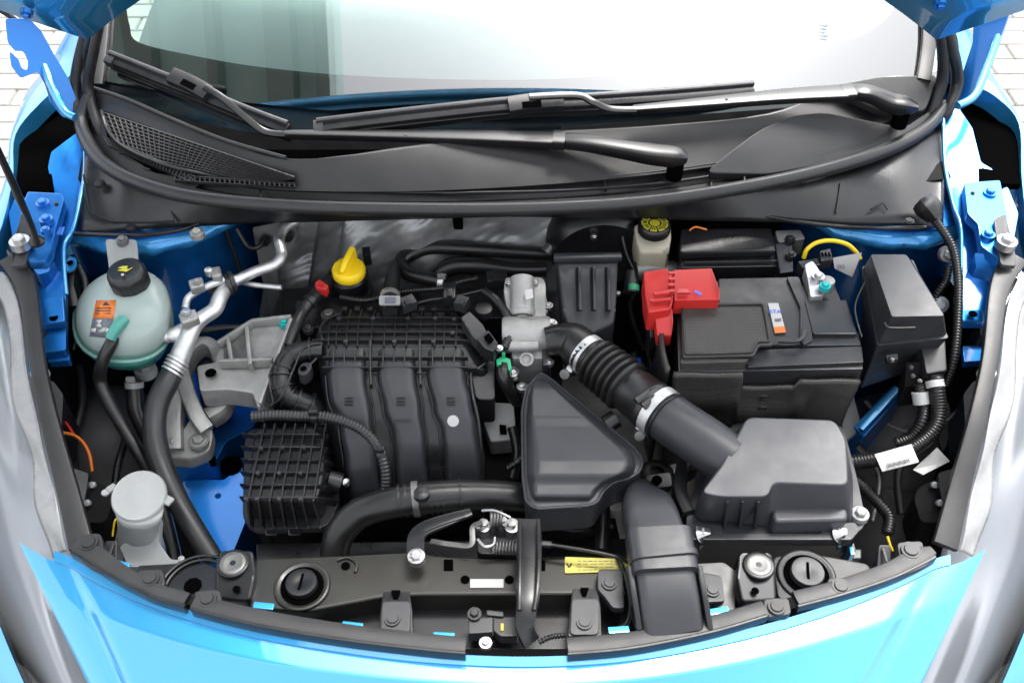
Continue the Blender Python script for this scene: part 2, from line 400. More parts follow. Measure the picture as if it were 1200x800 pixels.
# ================================================================== the setting: paved ground
g = mk('ground', [(-30, -30, -0.012), (30, -30, -0.012), (30, 40, -0.012), (-30, 40, -0.012)], [(0, 1, 2, 3)], 'sand', kind='structure')
bm = bmesh.new(); bmesh.ops.create_cube(bm, size=1.0)
for v in bm.verts: v.co = Vector((v.co.x * 0.196, v.co.y * 0.096, v.co.z * 0.03 - 0.015))
bmesh.ops.bevel(bm, geom=bm.edges[:], offset=0.004, segments=2, affect='EDGES')
pvm = bpy.data.meshes.new('paving_stone'); bm.to_mesh(pvm); bm.free(); pvm.materials.append(MATS['paver'])
for side in (-1, 1):
    for j in range(17):
        for i in range(7):
            x = side * 1.2 + side * i * 0.2 + (0.1 if j % 2 else 0.0); y = 1.35 + j * 0.1
            o = bpy.data.objects.new('paving_stone', pvm); o.location = (x, y, random.uniform(-0.0015, 0.0015)); o.rotation_euler = (0, 0, random.uniform(-0.006, 0.006)); finish(o, g)

cn = box('added_canopy', (-2.45, 1.2, 4.3), (2.4, 4.4, 0.2), 'added_canopy_teal', None, bevel=0, kind='structure')  # added out of view overhead to give the windscreen its left-hand reflection
for k, (x, w) in enumerate(((-1.30, 0.10), (-1.62, 0.20), (-2.15, 0.08), (-2.8, 0.25), (-3.4, 0.2))):  # beams added as stripes in that reflection
    box('added_canopy_beam', (x, 1.2, 4.14), (w, 4.3, 0.14), 'added_canopy_beam', cn, bevel=0)
# ================================================================== the car body
car = thing('car', 'metallic blue hatchback seen at its open front, engine bay exposed, two black wipers', 'car', (0, 0, 0))
# ---- windscreen surface
def zglass(x, y): return 1.03 + (y - 0.235 - 0.26 * x * x) * 0.53 - 0.03 * x * x
def PG(px, py, off=0.0):
    d = ray(px, py); a, b = 0.5, 4.0
    for _ in range(50):
        t = (a + b) / 2; p = CAM + d * t
        if p.z - zglass(p.x, p.y) - off > 0: a = t
        else: b = t
    return CAM + d * a
def gl(u, v):
    x = -0.65 + 1.32 * u; y0 = 0.250 + 0.28 * x * x; y = y0 + v * 0.69
    return Vector((x, y, zglass(x, y)))
ws = hfield('windscreen', 28, 16, gl, 'windscreen_glass', car, sharp=180)
inn = [(150, -60), (148, 0), (152, 30), (163, 50), (230, 66), (300, 78), (400, 88), (520, 93), (640, 93), (750, 86), (850, 73), (930, 58), (1000, 44), (1036, 24), (1050, 0), (1054, -60)]
out = [(118, -60), (118, 0), (116, 50), (112, 100), (200, 134), (300, 156), (400, 160), (520, 158), (640, 153), (750, 142), (850, 129), (950, 108), (1040, 90), (1088, 80), (1106, 0), (1110, -60)]
ci = curve([Vector((a, b, 0)) for a, b in inn], 5); co = curve([Vector((a, b, 0)) for a, b in out], 5)
hfield('frit_band', len(ci) - 1, 6, lambda u, v: PG(*(ci[round(u * (len(ci) - 1))].lerp(co[round(u * (len(ci) - 1))], v))[:2], -0.006), 'frit', ws, sharp=180)
# small etched mark in the lower corner of the glass
for k in range(5):
    a = PG(942, 30 + k * 4, -0.004); box('etched_mark', a + Vector((0.02, 0, 0)), (0.035 - 0.005 * (k % 3), 0.003, 0.0006), 'print_grey', ws, rot=(R(28), 0, 0), bevel=0)
# dashboard and seats behind the glass
def dash(u, v):
    x = -0.66 + 1.32 * u; y = 0.33 + 0.25 * x * x + v * 0.5
    return Vector((x, y, 0.93 + 0.05 * math.sin(min(1, v * 1.3) * math.pi / 2) - 0.20 * max(0, v - 0.75)))
hfield('dashboard', 16, 10, dash, 'dash_pale', car, sharp=180, skirt=0.15, bottom=False)
hfield('scuttle_floor', 12, 4, lambda u, v: Vector((-0.66 + 1.32 * u, 0.14 + 0.3 * (u - 0.5) ** 2 + 0.20 * v, 0.955 + 0.02 * v)), 'dark', car, sharp=180)
for sx in (-0.36, 0.36):
    s_ = bar('seat', [Vector((sx, 1.50, 0.55)), Vector((sx, 1.62, 0.85)), Vector((sx, 1.70, 1.15)), Vector((sx, 1.73, 1.22))], [0.46, 0.48, 0.42, 0.3], [0.14, 0.15, 0.12, 0.08], 'seat', car, up=(0, -1, 0.2), rnd=0.45)
    bar('head_rest', [Vector((sx - 0.12, 1.73, 1.30)), Vector((sx + 0.12, 1.73, 1.30))], 0.10, 0.15, 'seat', s_, up=(0, 0, 1), rnd=0.45)
# ---- pillar trims and mouldings beside the glass
for nm, pts, r, m in (
    ('pillar_seal', [(104, 158, 0.97), (96, 140, 0.995), (88, 105, 1.03), (98, 50, 1.10), (118, 0, 1.17), (140, -50, 1.24)], 7, 'rubber_grey'),
    ('pillar_trim', [(126, 176, 0.965), (116, 152, 0.99), (104, 105, 1.035), (110, 60, 1.10), (124, 0, 1.175), (142, -50, 1.24)], 6, 'trim'),
    ('pillar_moulding', [(103, 120, 1.02), (97, 80, 1.06), (106, 40, 1.12), (122, -5, 1.18), (138, -50, 1.24)], 4, 'plastic_grey'),
    ('pillar_seal', [(1100, 146, 0.97), (1110, 130, 0.995), (1122, 95, 1.03), (1114, 50, 1.10), (1100, 0, 1.17), (1085, -50, 1.24)], 7, 'rubber_grey'),
    ('pillar_trim', [(1078, 158, 0.965), (1090, 134, 0.99), (1104, 95, 1.035), (1104, 50, 1.10), (1092, 0, 1.175), (1080, -50, 1.24)], 7, 'trim')):
    tube(nm, pts, r, m, car, seg=10)
# black strips between the glass edge and the seal
for pts in ([(124, -50), (122, 0), (119, 50), (113, 100)], [(1090, -50), (1088, 0), (1088, 50), (1082, 95)]):
    bar('glass_edge_trim', [PG(a, b, 0.006) for a, b in pts], 0.022, 0.010, 'trim', car, up=(0, -0.45, 0.9))
# ---- front wings (outer skin)
def wing(inner, outer):
    a = curve([P(*q) for q in inner], 5); b = curve([P(*q) for q in outer], 5); s = -1 if a[0].x < 0 else 1
    rings = []
    for p, q in zip(a, b):
        mid = p.lerp(q, 0.5) + Vector((0, 0, 0.006))
        rings.append([p - Vector((0, 0, 0.03)), p, mid, q, q + Vector((s * 0.02, 0, -0.06)), q + Vector((s * 0.03, -0.01, -0.25)), q + Vector((s * 0.0, -0.01, -0.6))])
    return cloft('front_wing', rings, 'paint', car, closed=False, sharp=50)
wing([(118, -10, 1.12), (92, 45, 1.05), (82, 88, 1.01), (50, 118, 1.0), (18, 158, 0.98), (14, 215, 0.965), (-12, 300, 0.94), (-80, 400, 0.87), (-75, 440, 0.84), (-50, 560, 0.79), (-27, 660, 0.75), (15, 770, 0.706), (52, 850, 0.672)],
     [(108, -10, 1.10), (74, 45, 1.03), (58, 75, 0.995), (30, 110, 0.98), (12, 160, 0.965), (4, 215, 0.95), (-40, 300, 0.92), (-140, 400, 0.83), (-140, 440, 0.81), (-120, 560, 0.76), (-97, 660, 0.72), (-55, 770, 0.67), (-20, 850, 0.63)])
wing([(1100, -10, 1.12), (1122, 45, 1.05), (1128, 90, 1.01), (1165, 112, 1.0), (1194, 145, 0.98), (1198, 215, 0.965), (1215, 300, 0.94), (1283, 400, 0.87), (1278, 440, 0.84), (1253, 560, 0.79), (1230, 660, 0.75), (1188, 770, 0.706), (1151, 850, 0.672)],
     [(1112, -10, 1.10), (1142, 45, 1.03), (1160, 82, 0.995), (1180, 112, 0.98), (1200, 160, 0.965), (1208, 215, 0.95), (1240, 300, 0.92), (1343, 400, 0.83), (1343, 440, 0.81), (1323, 560, 0.76), (1300, 660, 0.72), (1258, 770, 0.67), (1223, 850, 0.63)])
# ---- bonnet, propped open overhead
def hood_z(x): return 1.145 + 0.18 * (1 - min(1, abs(x / 0.60)) ** 2.2)
def hoodf(u, v):
    x = (-1 + 2 * u) * (0.60 + 0.13 * min(1, v * 22) ** 0.6)
    y = 0.305 - 0.14 * v; z = hood_z(x * 0.60 / (0.60 + 0.13 * min(1, v * 22) ** 0.6)) * (1 - min(1, v * 3)) + (1.327) * min(1, v * 3) + 0.80 * v * (1 - 0.03 * v) + 0.02 * (1 - (2 * u - 1) ** 2)
    return Vector((x, y, z))
hood = hfield('bonnet', 40, 24, hoodf, 'paint', car, sharp=180, solid=0.022)
def hood_in(u, v):
    p = hoodf(0.13 + 0.74 * u, 0.012 + 0.90 * v)
    w = abs(math.sin(u * math.pi * 3)) * 0.5 + abs(math.sin(v * math.pi * 2.5)) * 0.5
    return p + Vector((0, -0.030 - 0.006 * w, -0.004))
hfield('added_dark_liner', 48, 30, hood_in, 'trim', hood, sharp=60)  # dark panel added out of view so reflections of the bonnet stay black
for px, py in ((31, 17), (1102, 6)):
    bolt(PY(px, py, 0.268), 0, 0, hood, 'paint_inner_shaded', 0.9, axis=(0, -0.8, -0.4))
# ---- bonnet hinges
def plate(name, poly, p0, n, th, m, parent, rnd=0.004, bevel=0.0012, **kw):
    n = Vector(n).normalized(); a = [PPL(x, y, p0, n) for x, y in poly]
    if rnd: a = round_poly(a, rnd, 3)
    s = n * th / 2
    if (CAM - p0).dot(n) < 0: s = -s
    return cloft(name, [[v + s for v in a], [v - s for v in a]], m, parent, bevel=bevel, **kw)
h1 = plate('bonnet_hinge', [(6, 22), (9, 50), (17, 60), (27, 60), (33, 72), (32, 83), (25, 80), (22, 70), (11, 60), (13, 78), (24, 92), (44, 84), (52, 98), (60, 122), (74, 138), (88, 138), (90, 118), (80, 92), (62, 62), (48, 36), (34, 22)], P(60, 90, 1.06), (0.55, -0.75, 0.35), 0.004, 'paint_inner_shaded', car)
tube('hinge_edge', [(30, 24, 1.10), (46, 60, 1.085), (60, 100, 1.06), (76, 130, 1.035), (88, 138, 1.03)], 5, 'paint', h1, seg=8)
h2 = plate('bonnet_hinge', [(1142, -5), (1190, -5), (1178, 30), (1166, 62), (1150, 100), (1134, 122), (1118, 124), (1114, 108), (1128, 86), (1140, 50)], P(1150, 60, 1.06), (-0.55, -0.75, 0.35), 0.004, 'paint_inner_shaded', car)
tube('hinge_edge', [(1186, -5, 1.12), (1172, 35, 1.09), (1158, 75, 1.06), (1142, 112, 1.035), (1122, 124, 1.03)], 5, 'paint', h2, seg=8)
tube('bonnet_seal_strip', [(-5, 8, 1.14), (18, 22, 1.12), (45, 45, 1.10), (62, 72, 1.07), (68, 95, 1.05)], 4.5, 'rubber', car, seg=8)
# ---- cowl
front = [(98, 150), (110, 178), (145, 205), (200, 223), (300, 238), (450, 245), (600, 245), (750, 237), (900, 214), (1000, 191), (1065, 163), (1106, 130)]
rear = [(108, 104), (150, 118), (205, 142), (265, 166), (335, 186), (405, 182), (480, 171), (620, 155), (760, 147), (900, 133), (985, 100), (1098, 84)]
cf = curve([Vector((a, b, 0)) for a, b in front], 6); cr_ = curve([Vector((a, b, 0)) for a, b in rear], 6); NC = len(cf) - 1
def cowlpt(u, v, off=0.0):
    k = u * NC; i = min(NC - 1, int(k)); f = k - i
    a = cf[i].lerp(cf[i + 1], f); b = cr_[i].lerp(cr_[i + 1], f)
    q = a.lerp(b, v); z = 0.975 + 0.055 * v + off
    return P(q.x, q.y, z)
def cowlz(u, v):
    off = 0
    if v < 0.34 and 0.30 < u < 0.97: off = -0.010 * (0.12 < v < 0.32)
    return cowlpt(u, v, off)
cowl = hfield('cowl_panel', NC * 2, 34, cowlz, 'trim', car, sharp=35, solid=0.006)
tube('cowl_step', [(a.x, a.y - 26 - 8 * math.sin(i / NC * math.pi), 0.993) for i, a in enumerate(cf) if 16 < i < NC - 5][::4], 2.2, 'trim', cowl, seg=6)
tube('cowl_step', [(a.x, a.y - 14 - 6 * math.sin(i / NC * math.pi), 0.988) for i, a in enumerate(cf) if 14 < i < NC - 4][::4], 1.8, 'trim', cowl, seg=6)
for px, py in ((708, 210), (832, 205), (872, 210), (305, 226)):
    tube('cowl_rib', [(px, py - 4, 0.99), (px + 2, py + 14, 0.984)], 1.5, 'trim', cowl, seg=6)
# raised scuttle cover on the right with its curved edge
cov = [(826, 202), (858, 176), (890, 152), (930, 135), (965, 131), (1010, 140), (1060, 150), (1092, 128), (1085, 155), (1040, 175), (980, 190), (900, 204)]
def yat(c, x):
    for p, q in zip(c, c[1:]):
        if p.x <= x <= q.x: return p.y + (q.y - p.y) * (x - p.x) / max(1e-6, q.x - p.x)
    return c[0].y if x < c[0].x else c[-1].y
def cowlZ(px, py):   # height of the cowl under a pixel
    a, b = yat(cf, px), yat(cr_, px); v = max(0, min(1, (a - py) / max(1, a - b))); return 0.975 + 0.055 * v
prism('scuttle_cover', [(a, b, cowlZ(a, b) + 0.010) for a, b in cov], 0.012, 'trim', cowl, rnd=0.015, bevel=0.002)
prism('scuttle_cover', [(a, b, cowlZ(a, b) + 0.012) for a, b in ((975, 100), (1030, 90), (1096, 88), (1098, 96), (1084, 130), (1030, 128), (985, 108))], 0.012, 'trim', cowl, rnd=0.01, bevel=0.002)
# fresh-air grille: open lattice over a black sheet painted as the shade below
gq = [(116, 128), (345, 206), (345, 219), (262, 216), (180, 200), (128, 168)]
prism('grille_shade', [(a, b, cowlZ(a, b) + 0.0045) for a, b in gq], 0.003, 'hole', cowl, bevel=0)
def lattice(name, A, B, C, D, nx, ny, w, off, parent):
    bmv = []; F = []
    def q(u, v):
        a = Vector((*A, 0)).lerp(Vector((*B, 0)), u); b = Vector((*D, 0)).lerp(Vector((*C, 0)), u); c = a.lerp(b, v)
        return P(c.x, c.y, cowlZ(c.x, c.y) + off)
    def strip(p0, p1, ww):
        d = (p1 - p0).normalized(); s = d.cross(Vector((0, 0, 1))).normalized() * ww / 2; dn = Vector((0, 0, -0.004)); k = len(bmv)
        bmv.extend([p0 - s, p0 + s, p1 + s, p1 - s, p0 - s + dn, p0 + s + dn, p1 + s + dn, p1 - s + dn])
        F.extend([(k, k + 1, k + 2, k + 3), (k + 4, k + 7, k + 6, k + 5), (k, k + 3, k + 7, k + 4), (k + 1, k + 5, k + 6, k + 2), (k, k + 4, k + 5, k + 1), (k + 3, k + 2, k + 6, k + 7)])
    for i in range(nx + 1):
        for j in range(4): strip(q(i / nx, j / 4), q(i / nx, (j + 1) / 4), w)
    for j in range(ny + 1):
        for i in range(8): strip(q(i / 8, j / ny), q((i + 1) / 8, j / ny), w)
    return mk(name, bmv, F, 'trim', parent, flat=True)
lattice('grille_mesh', (120, 131), (345, 207), (300, 213), (140, 178), 34, 9, 0.0021, 0.0085, cowl)
lattice('grille_mesh', (122, 160), (230, 207), (224, 213), (128, 170), 26, 2, 0.0022, 0.009, cowl)
lattice('grille_mesh', (205, 205), (345, 214), (345, 219), (205, 211), 24, 1, 0.0022, 0.009, cowl)
tube('grille_edge', [(119, 130, 1.022), (128, 155, 1.012), (150, 175, 1.006), (200, 195, 1.004), (270, 209, 1.0), (345, 213, 0.998)], 2.2, 'rubber_grey', cowl, seg=6)
tube('cowl_edge', [(a, b - 1, cowlZ(a, b) + 0.004) for a, b in rear[:5]], 2.5, 'trim', cowl, seg=8)
# round rubber seal along the front of the cowl
tube('cowl_seal', [(104, 110, 1.03), (95, 140, 1.0), (103, 168, 0.99), (122, 192, 0.99), (160, 213, 0.99), (225, 231, 0.99), (330, 241, 0.99), (450, 245, 0.99), (600, 245, 0.99), (750, 237, 0.99), (880, 218, 0.99), (970, 198, 0.99), (1040, 175, 0.99), (1085, 150, 0.99), (1108, 122, 1.0)], [6, 7.5] + [8.5] * 11 + [8, 6], 'rubber_grey', car, seg=14)
# underside tray in front of the seal
def tray(u, v):
    k = u * NC; i = min(NC - 1, int(k)); f = k - i
    a = cf[i].lerp(cf[i + 1], f); s = math.sin(u * math.pi)
    lo = [(86, 272), (300, 262), (600, 252), (900, 258), (1112, 262)]
    x = a.x; yb = 272 - 10 * min(1, max(0, (x - 86) / 214)) if x < 300 else (262 - 8 * (x - 300) / 300 if x < 600 else 254 + 10 * (x - 600) / 500)
    p0 = P(a.x, a.y + 4, 0.975); p1 = P(a.x - 4 * (u < 0.1), max(yb, a.y + 6), 0.935)
    return p0.lerp(p1, v) + Vector((0, 0, 0.004 * math.sin(v * math.pi) + 0.003 * math.sin(u * 37) * (abs(u - 0.5) > 0.3)))
tr = hfield('cowl_tray', 70, 8, tray, 'plastic', car, sharp=50, solid=0.003)
tube('tray_lip', [(86, 274, 0.936), (160, 276, 0.936), (210, 270, 0.936), (250, 258, 0.937), (300, 256, 0.938)], 2.5, 'plastic', tr, seg=6)
tube('tray_lip', [(745, 243, 0.944), (850, 247, 0.942), (950, 262, 0.938), (1010, 267, 0.936), (1085, 267, 0.936)], 2.5, 'plastic', tr, seg=6)
for px, py, z in ((153, 266, 0.938), (1065, 259, 0.938), (117, 215, 0.97)): bolt(px, py, z, tr, 'trim', 0.8, clip=True)
for pts in (((98, 205, 0.972), (105, 250, 0.95), (130, 260, 0.945), (205, 262, 0.945)), ((195, 232, 0.966), (207, 262, 0.945)), ((985, 215, 0.966), (980, 250, 0.945)), ((1020, 246, 0.95), (1035, 238, 0.955), (1040, 246, 0.95))):
    tube('tray_rib', pts, 1.2, 'plastic', tr, seg=6, smooth=False)
# ---- firewall with its foil heat pad
fw = hfield('firewall', 40, 16, lambda u, v: Vector((-0.55 + 1.1 * u, 0.245 - 0.04 * v + 0.012 * math.sin(u * 21) * math.sin(v * 5), 0.985 - 0.55 * v)), 'dark', car, sharp=180)
def pad(u, v):
    px = 325 + (650 - 325) * u - 22 * v * (1 - u); py = 250 + 125 * v
    y = 0.185 - 0.01 * v + 0.010 * math.sin(u * 9 + v * 2) + 0.005 * math.sin(u * 25 - v * 6) + 0.02 * (abs(u - 0.2) < 0.05)
    y += 0.010 * noise.noise(Vector((u * 7 + v * 3, v * 3, 0.3))) + 0.006 * abs(noise.noise(Vector((u * 19 + v * 8, v * 5 - u * 4, 2.1)))) 
    return PY(px, py, y)
pd = hfield('heat_pad', 110, 50, pad, 'foil', fw, sharp=60, solid=0.003)
plate('pad_opening', [(476, 258), (503, 258), (505, 264), (491, 273), (478, 266)], PY(490, 264, 0.174), (0, -1, 0.15), 0.006, 'hole', pd, rnd=0.003)
plate('pad_opening', [(530, 255), (542, 255), (543, 268), (532, 268)], PY(535, 262, 0.174), (0, -1, 0.15), 0.006, 'hole', pd, rnd=0.003)
plate('side_pad', [(296, 266), (340, 258), (350, 272), (338, 300), (325, 318), (328, 345), (318, 375), (306, 320)], PY(320, 300, 0.165), (0, -1, 0.25), 0.004, 'dull_metal', fw)
for px, py in ((310, 283), (337, 278)): bolt(PY(px, py, 0.16), 0, 0, fw, 'plastic', 0.9, axis=(0, -1, 0.2))
# ---- inner wings, strut towers, rails (blue sheet metal)
def sheet(name, poly, h, m, parent, **kw): return prism(name, poly, h, m, parent, **kw)
iw = sheet('inner_wing', [(97, 150, 0.975), (98, 200, 0.95), (86, 264, 0.94), (74, 288, 0.93), (77, 345, 0.90), (77, 410, 0.855), (46, 414, 0.855), (40, 330, 0.90), (18, 300, 0.93), (10, 250, 0.95), (22, 222, 0.955), (62, 222, 0.955), (56, 196, 0.965), (60, 178, 0.975), (84, 160, 0.98)], 0.012, 'paint_inner_shaded', car, rnd=0.004, bevel=0.002)
tube('wing_flange', [(99, 150, 0.985), (99, 205, 0.962), (87, 264, 0.948), (75, 290, 0.938), (78, 345, 0.908)], 2.5, 'paint', iw, seg=8)
pl = sheet('hinge_bracket', [(32, 224, 0.968), (72, 226, 0.968), (75, 234, 0.966), (66, 266, 0.96), (60, 292, 0.955), (52, 306, 0.95), (32, 306, 0.95), (22, 280, 0.955), (24, 244, 0.965)], 0.016, 'paint_inner_shaded', iw, rnd=0.004, bevel=0.003)
for px, py in ((50, 238), (54, 257), (53, 269)): bolt(px, py, 0.967, iw, 'paint_inner_shaded', 1.05 if py < 260 else 0.7)
bolt(66, 239, 0.9655, iw, 'plastic', 0.35)
sheet('bracket_ear', [(64, 267, 0.948), (76, 265, 0.948), (73, 275, 0.948), (66, 275, 0.948)], 0.004, 'paint_inner_shaded', iw, rnd=0.002)
sheet('bracket_front', [(34, 308, 0.94), (60, 296, 0.945), (58, 318, 0.925), (44, 322, 0.925)], 0.03, 'paint_inner_shaded', iw, rnd=0.003, bevel=0.003)
sheet('front_plate', [(44, 350, 0.905), (74, 345, 0.905), (76, 376, 0.89), (48, 380, 0.89)], 0.012, 'paint_inner_shaded', iw, rnd=0.003, bevel=0.002)
lathe('plate_hole', P(63, 372, 0.8925), [(0.006, 0), (0.006, 0.0012)], 'hole', iw, seg=16)
ear = sheet('flange_ear', [(75, 298, 0.912), (89, 302, 0.912), (90, 310, 0.91), (86, 316, 0.91), (77, 318, 0.91)], 0.004, 'paint', iw, rnd=0.004)
lathe('ear_hole', P(82, 308, 0.9125), [(0.0045, 0), (0.0045, 0.001)], 'hole', iw, seg=14)
sheet('lower_tab', [(55, 408, 0.845), (80, 407, 0.845), (82, 422, 0.84), (56, 424, 0.84)], 0.012, 'paint_inner_shaded', iw, rnd=0.003, bevel=0.002)
sheet('lower_tab', [(32, 412, 0.86), (36, 412, 0.86), (38, 440, 0.85), (33, 438, 0.85)], 0.02, 'paint', iw)
sheet('rear_bracket', [(56, 180, 0.95), (78, 178, 0.95), (95, 180, 0.95), (95, 200, 0.95), (60, 205, 0.945)], 0.02, 'paint_inner_shaded', iw, rnd=0.006, bevel=0.002)
lathe('bracket_hole', P(64, 187, 0.9505), [(0.005, 0), (0.005, 0.001)], 'hole', iw, seg=14)
iw2 = sheet('inner_wing', [(1106, 130, 0.985), (1108, 190, 0.955), (1118, 240, 0.945), (1126, 268, 0.935), (1126, 345, 0.90), (1130, 378, 0.885), (1154, 378, 0.885), (1160, 335, 0.90), (1185, 300, 0.93), (1194, 250, 0.95), (1176, 205, 0.96), (1150, 190, 0.965), (1140, 150, 0.985), (1124, 126, 0.99)], 0.012, 'paint_inner_shaded', car, rnd=0.004, bevel=0.002)
tube('wing_flange', [(1105, 122, 0.995), (1107, 190, 0.963), (1117, 240, 0.952), (1126, 270, 0.942), (1126, 345, 0.906)], 2.5, 'paint', iw2, seg=8)
sheet('hinge_bracket', [(1130, 214, 0.968), (1172, 211, 0.968), (1180, 250, 0.962), (1186, 290, 0.955), (1172, 304, 0.95), (1150, 288, 0.955), (1146, 262, 0.962), (1134, 250, 0.965)], 0.016, 'paint_inner_shaded', iw2, rnd=0.004, bevel=0.003)
for px, py, s in ((1160, 226, 1.05), (1158, 275, 1.05)): bolt(px, py, 0.967 if py < 250 else 0.962, iw2, 'paint_inner_shaded', s)
bolt(1140, 226, 0.967, iw2, 'plastic', 0.35)
sheet('bracket_front', [(1142, 296, 0.945), (1172, 300, 0.945), (1166, 316, 0.925), (1144, 314, 0.925)], 0.03, 'paint_inner_shaded', iw2, rnd=0.003, bevel=0.003)
sheet('front_plate', [(1128, 362, 0.897), (1152, 362, 0.897), (1154, 376, 0.89), (1128, 376, 0.89)], 0.01, 'paint_inner_shaded', iw2, rnd=0.003, bevel=0.002)
lathe('plate_hole', P(1140, 368, 0.8985), [(0.006, 0), (0.006, 0.0012)], 'hole', iw2, seg=16)
sheet('lower_tab', [(1128, 405, 0.85), (1154, 405, 0.85), (1155, 422, 0.845), (1130, 424, 0.845)], 0.012, 'paint_inner_shaded', iw2, rnd=0.003, bevel=0.002)
sheet('rear_bracket', [(1110, 180, 0.95), (1140, 180, 0.95), (1146, 208, 0.945), (1114, 205, 0.945)], 0.02, 'paint_inner_shaded', iw2, rnd=0.006, bevel=0.002)
sheet('rear_bracket', [(1108, 135, 0.965), (1128, 138, 0.965), (1140, 160, 0.96), (1112, 165, 0.96)], 0.02, 'paint_inner_shaded', iw2, rnd=0.006, bevel=0.002)
bolt(1116, 150, 0.967, iw2, 'paint_inner_shaded', 1.0)
def tower(px, py, px0, px1):
    c = P(px, py, 0.60); c = Vector((P(px, py, 0.93).x, P(px, py, 0.93).y, 0.52))
    t = lathe('strut_tower', c, [(0.172, 0), (0.164, 0.15), (0.158, 0.30), (0.155, 0.370), (0.168, 0.376), (0.170, 0.386), (0.158, 0.392), (0.160, 0.400), (0.13, 0.402)], 'paint_inner_shaded', car, seg=48, sharp=60)
    lathe('seam_sealer', c + Vector((0, 0, 0.372)), [(0.160, 0), (0.172, 0.005), (0.1725, 0.017), (0.160, 0.024)], 'seam', t, seg=64, sharp=180, wob=lambda th, z: 1 + 0.015 * math.sin(th * 17) + 0.01 * math.sin(th * 41 + z * 300))
    return t
tw = tower(180, 196, 95, 265)
sheet('tower_tab', [(123, 280, 0.935), (160, 280, 0.935), (164, 330, 0.91), (130, 333, 0.91)], 0.006, 'milky', tw, rnd=0.006, label='pale plastic mounting tab')
bolt(143, 281, 0.938, tw, 'dull_metal', 0.9); bolt(231, 273, 0.935, tw, 'cast', 1.1)
tw2 = tower(1030, 190, 950, 1110)
bolt(1111, 298, 0.905, tw2, 'cast', 1.3, axis=(0, -0.8, 0.6)); bolt(1102, 357, 0.86, tw2, 'steel', 1.3, axis=(-0.2, -0.8, 0.6))
# lower rails
rl = sheet('chassis_rail', [(190, 545, 0.70), (252, 541, 0.70), (266, 516, 0.70), (298, 500, 0.70), (322, 430, 0.70), (200, 425, 0.70)], 0.16, 'paint_inner_shaded', car, rnd=0.006, bevel=0.004)
sheet('rail_step', [(214, 560, 0.66), (262, 562, 0.66), (284, 545, 0.66), (292, 600, 0.65), (272, 650, 0.62), (236, 662, 0.62), (212, 610, 0.65)], 0.12, 'paint_inner_shaded', rl, rnd=0.004, bevel=0.004)
lathe('rail_hole', P(250, 543, 0.690), [(0.006, 0), (0.006, 0.0115)], 'hole', rl, seg=14)
lathe('rail_hole', P(270, 545, 0.672) , [(0.017, 0), (0.015, 0.004)], 'hole', rl, seg=18, axis=(0.4, -0.8, 0.3))
for px, py in ((239, 580), (256, 582)): bolt(px, py, 0.651, rl, 'paint_inner_shaded', 0.8)
rl2 = sheet('chassis_rail', [(1000, 500, 0.72), (1046, 452, 0.76), (1060, 458, 0.76), (1012, 512, 0.72)], 0.10, 'paint_inner_shaded', car, rnd=0.003, bevel=0.003)
bar('rail_flange', [P(1008, 502, 0.735), P(1052, 455, 0.772)], 0.012, 0.008, 'paint', rl2, smooth=False)
sheet('rail_patch', [(990, 470, 0.73), (1000, 462, 0.73), (1010, 500, 0.72), (986, 520, 0.71)], 0.01, 'milky', rl2, rnd=0.004, label='grey-green sealed metal flap')
# dark floor and sides of the bay; floor added to keep ground light out
sheet('undertray', [Vector((-0.75, -0.55, 0.28)), Vector((0.75, -0.55, 0.28)), Vector((0.75, 0.3, 0.28)), Vector((-0.75, 0.3, 0.28))], 0.02, 'dark', car, bevel=0)
for s in (-1, 1):
    hfield('wheel_house', 8, 14, lambda u, v: Vector((s * (0.74 - 0.12 * u - 0.05 * math.sin(v * 3)), -0.40 + 0.75 * v, 0.30 + 0.40 * (1 - u) + 0.12 * math.sin(v * math.pi) * (1 - u))), 'dark', car, sharp=180)
def dome(px, py, z, r, hh, nm='arch_liner'):
    return lathe(nm, P(px, py, z) - Vector((0, 0, hh)), [(r, 0), (r * 0.98, hh * 0.4), (r * 0.85, hh * 0.75), (r * 0.5, hh * 0.95), (0.001, hh)], 'liner', car, seg=36, sharp=180)
dome(108, 478, 0.70, 0.105, 0.2); dome(1058, 482, 0.70, 0.09, 0.18); dome(1128, 468, 0.71, 0.075, 0.18); dome(1050, 560, 0.62, 0.07, 0.2) 
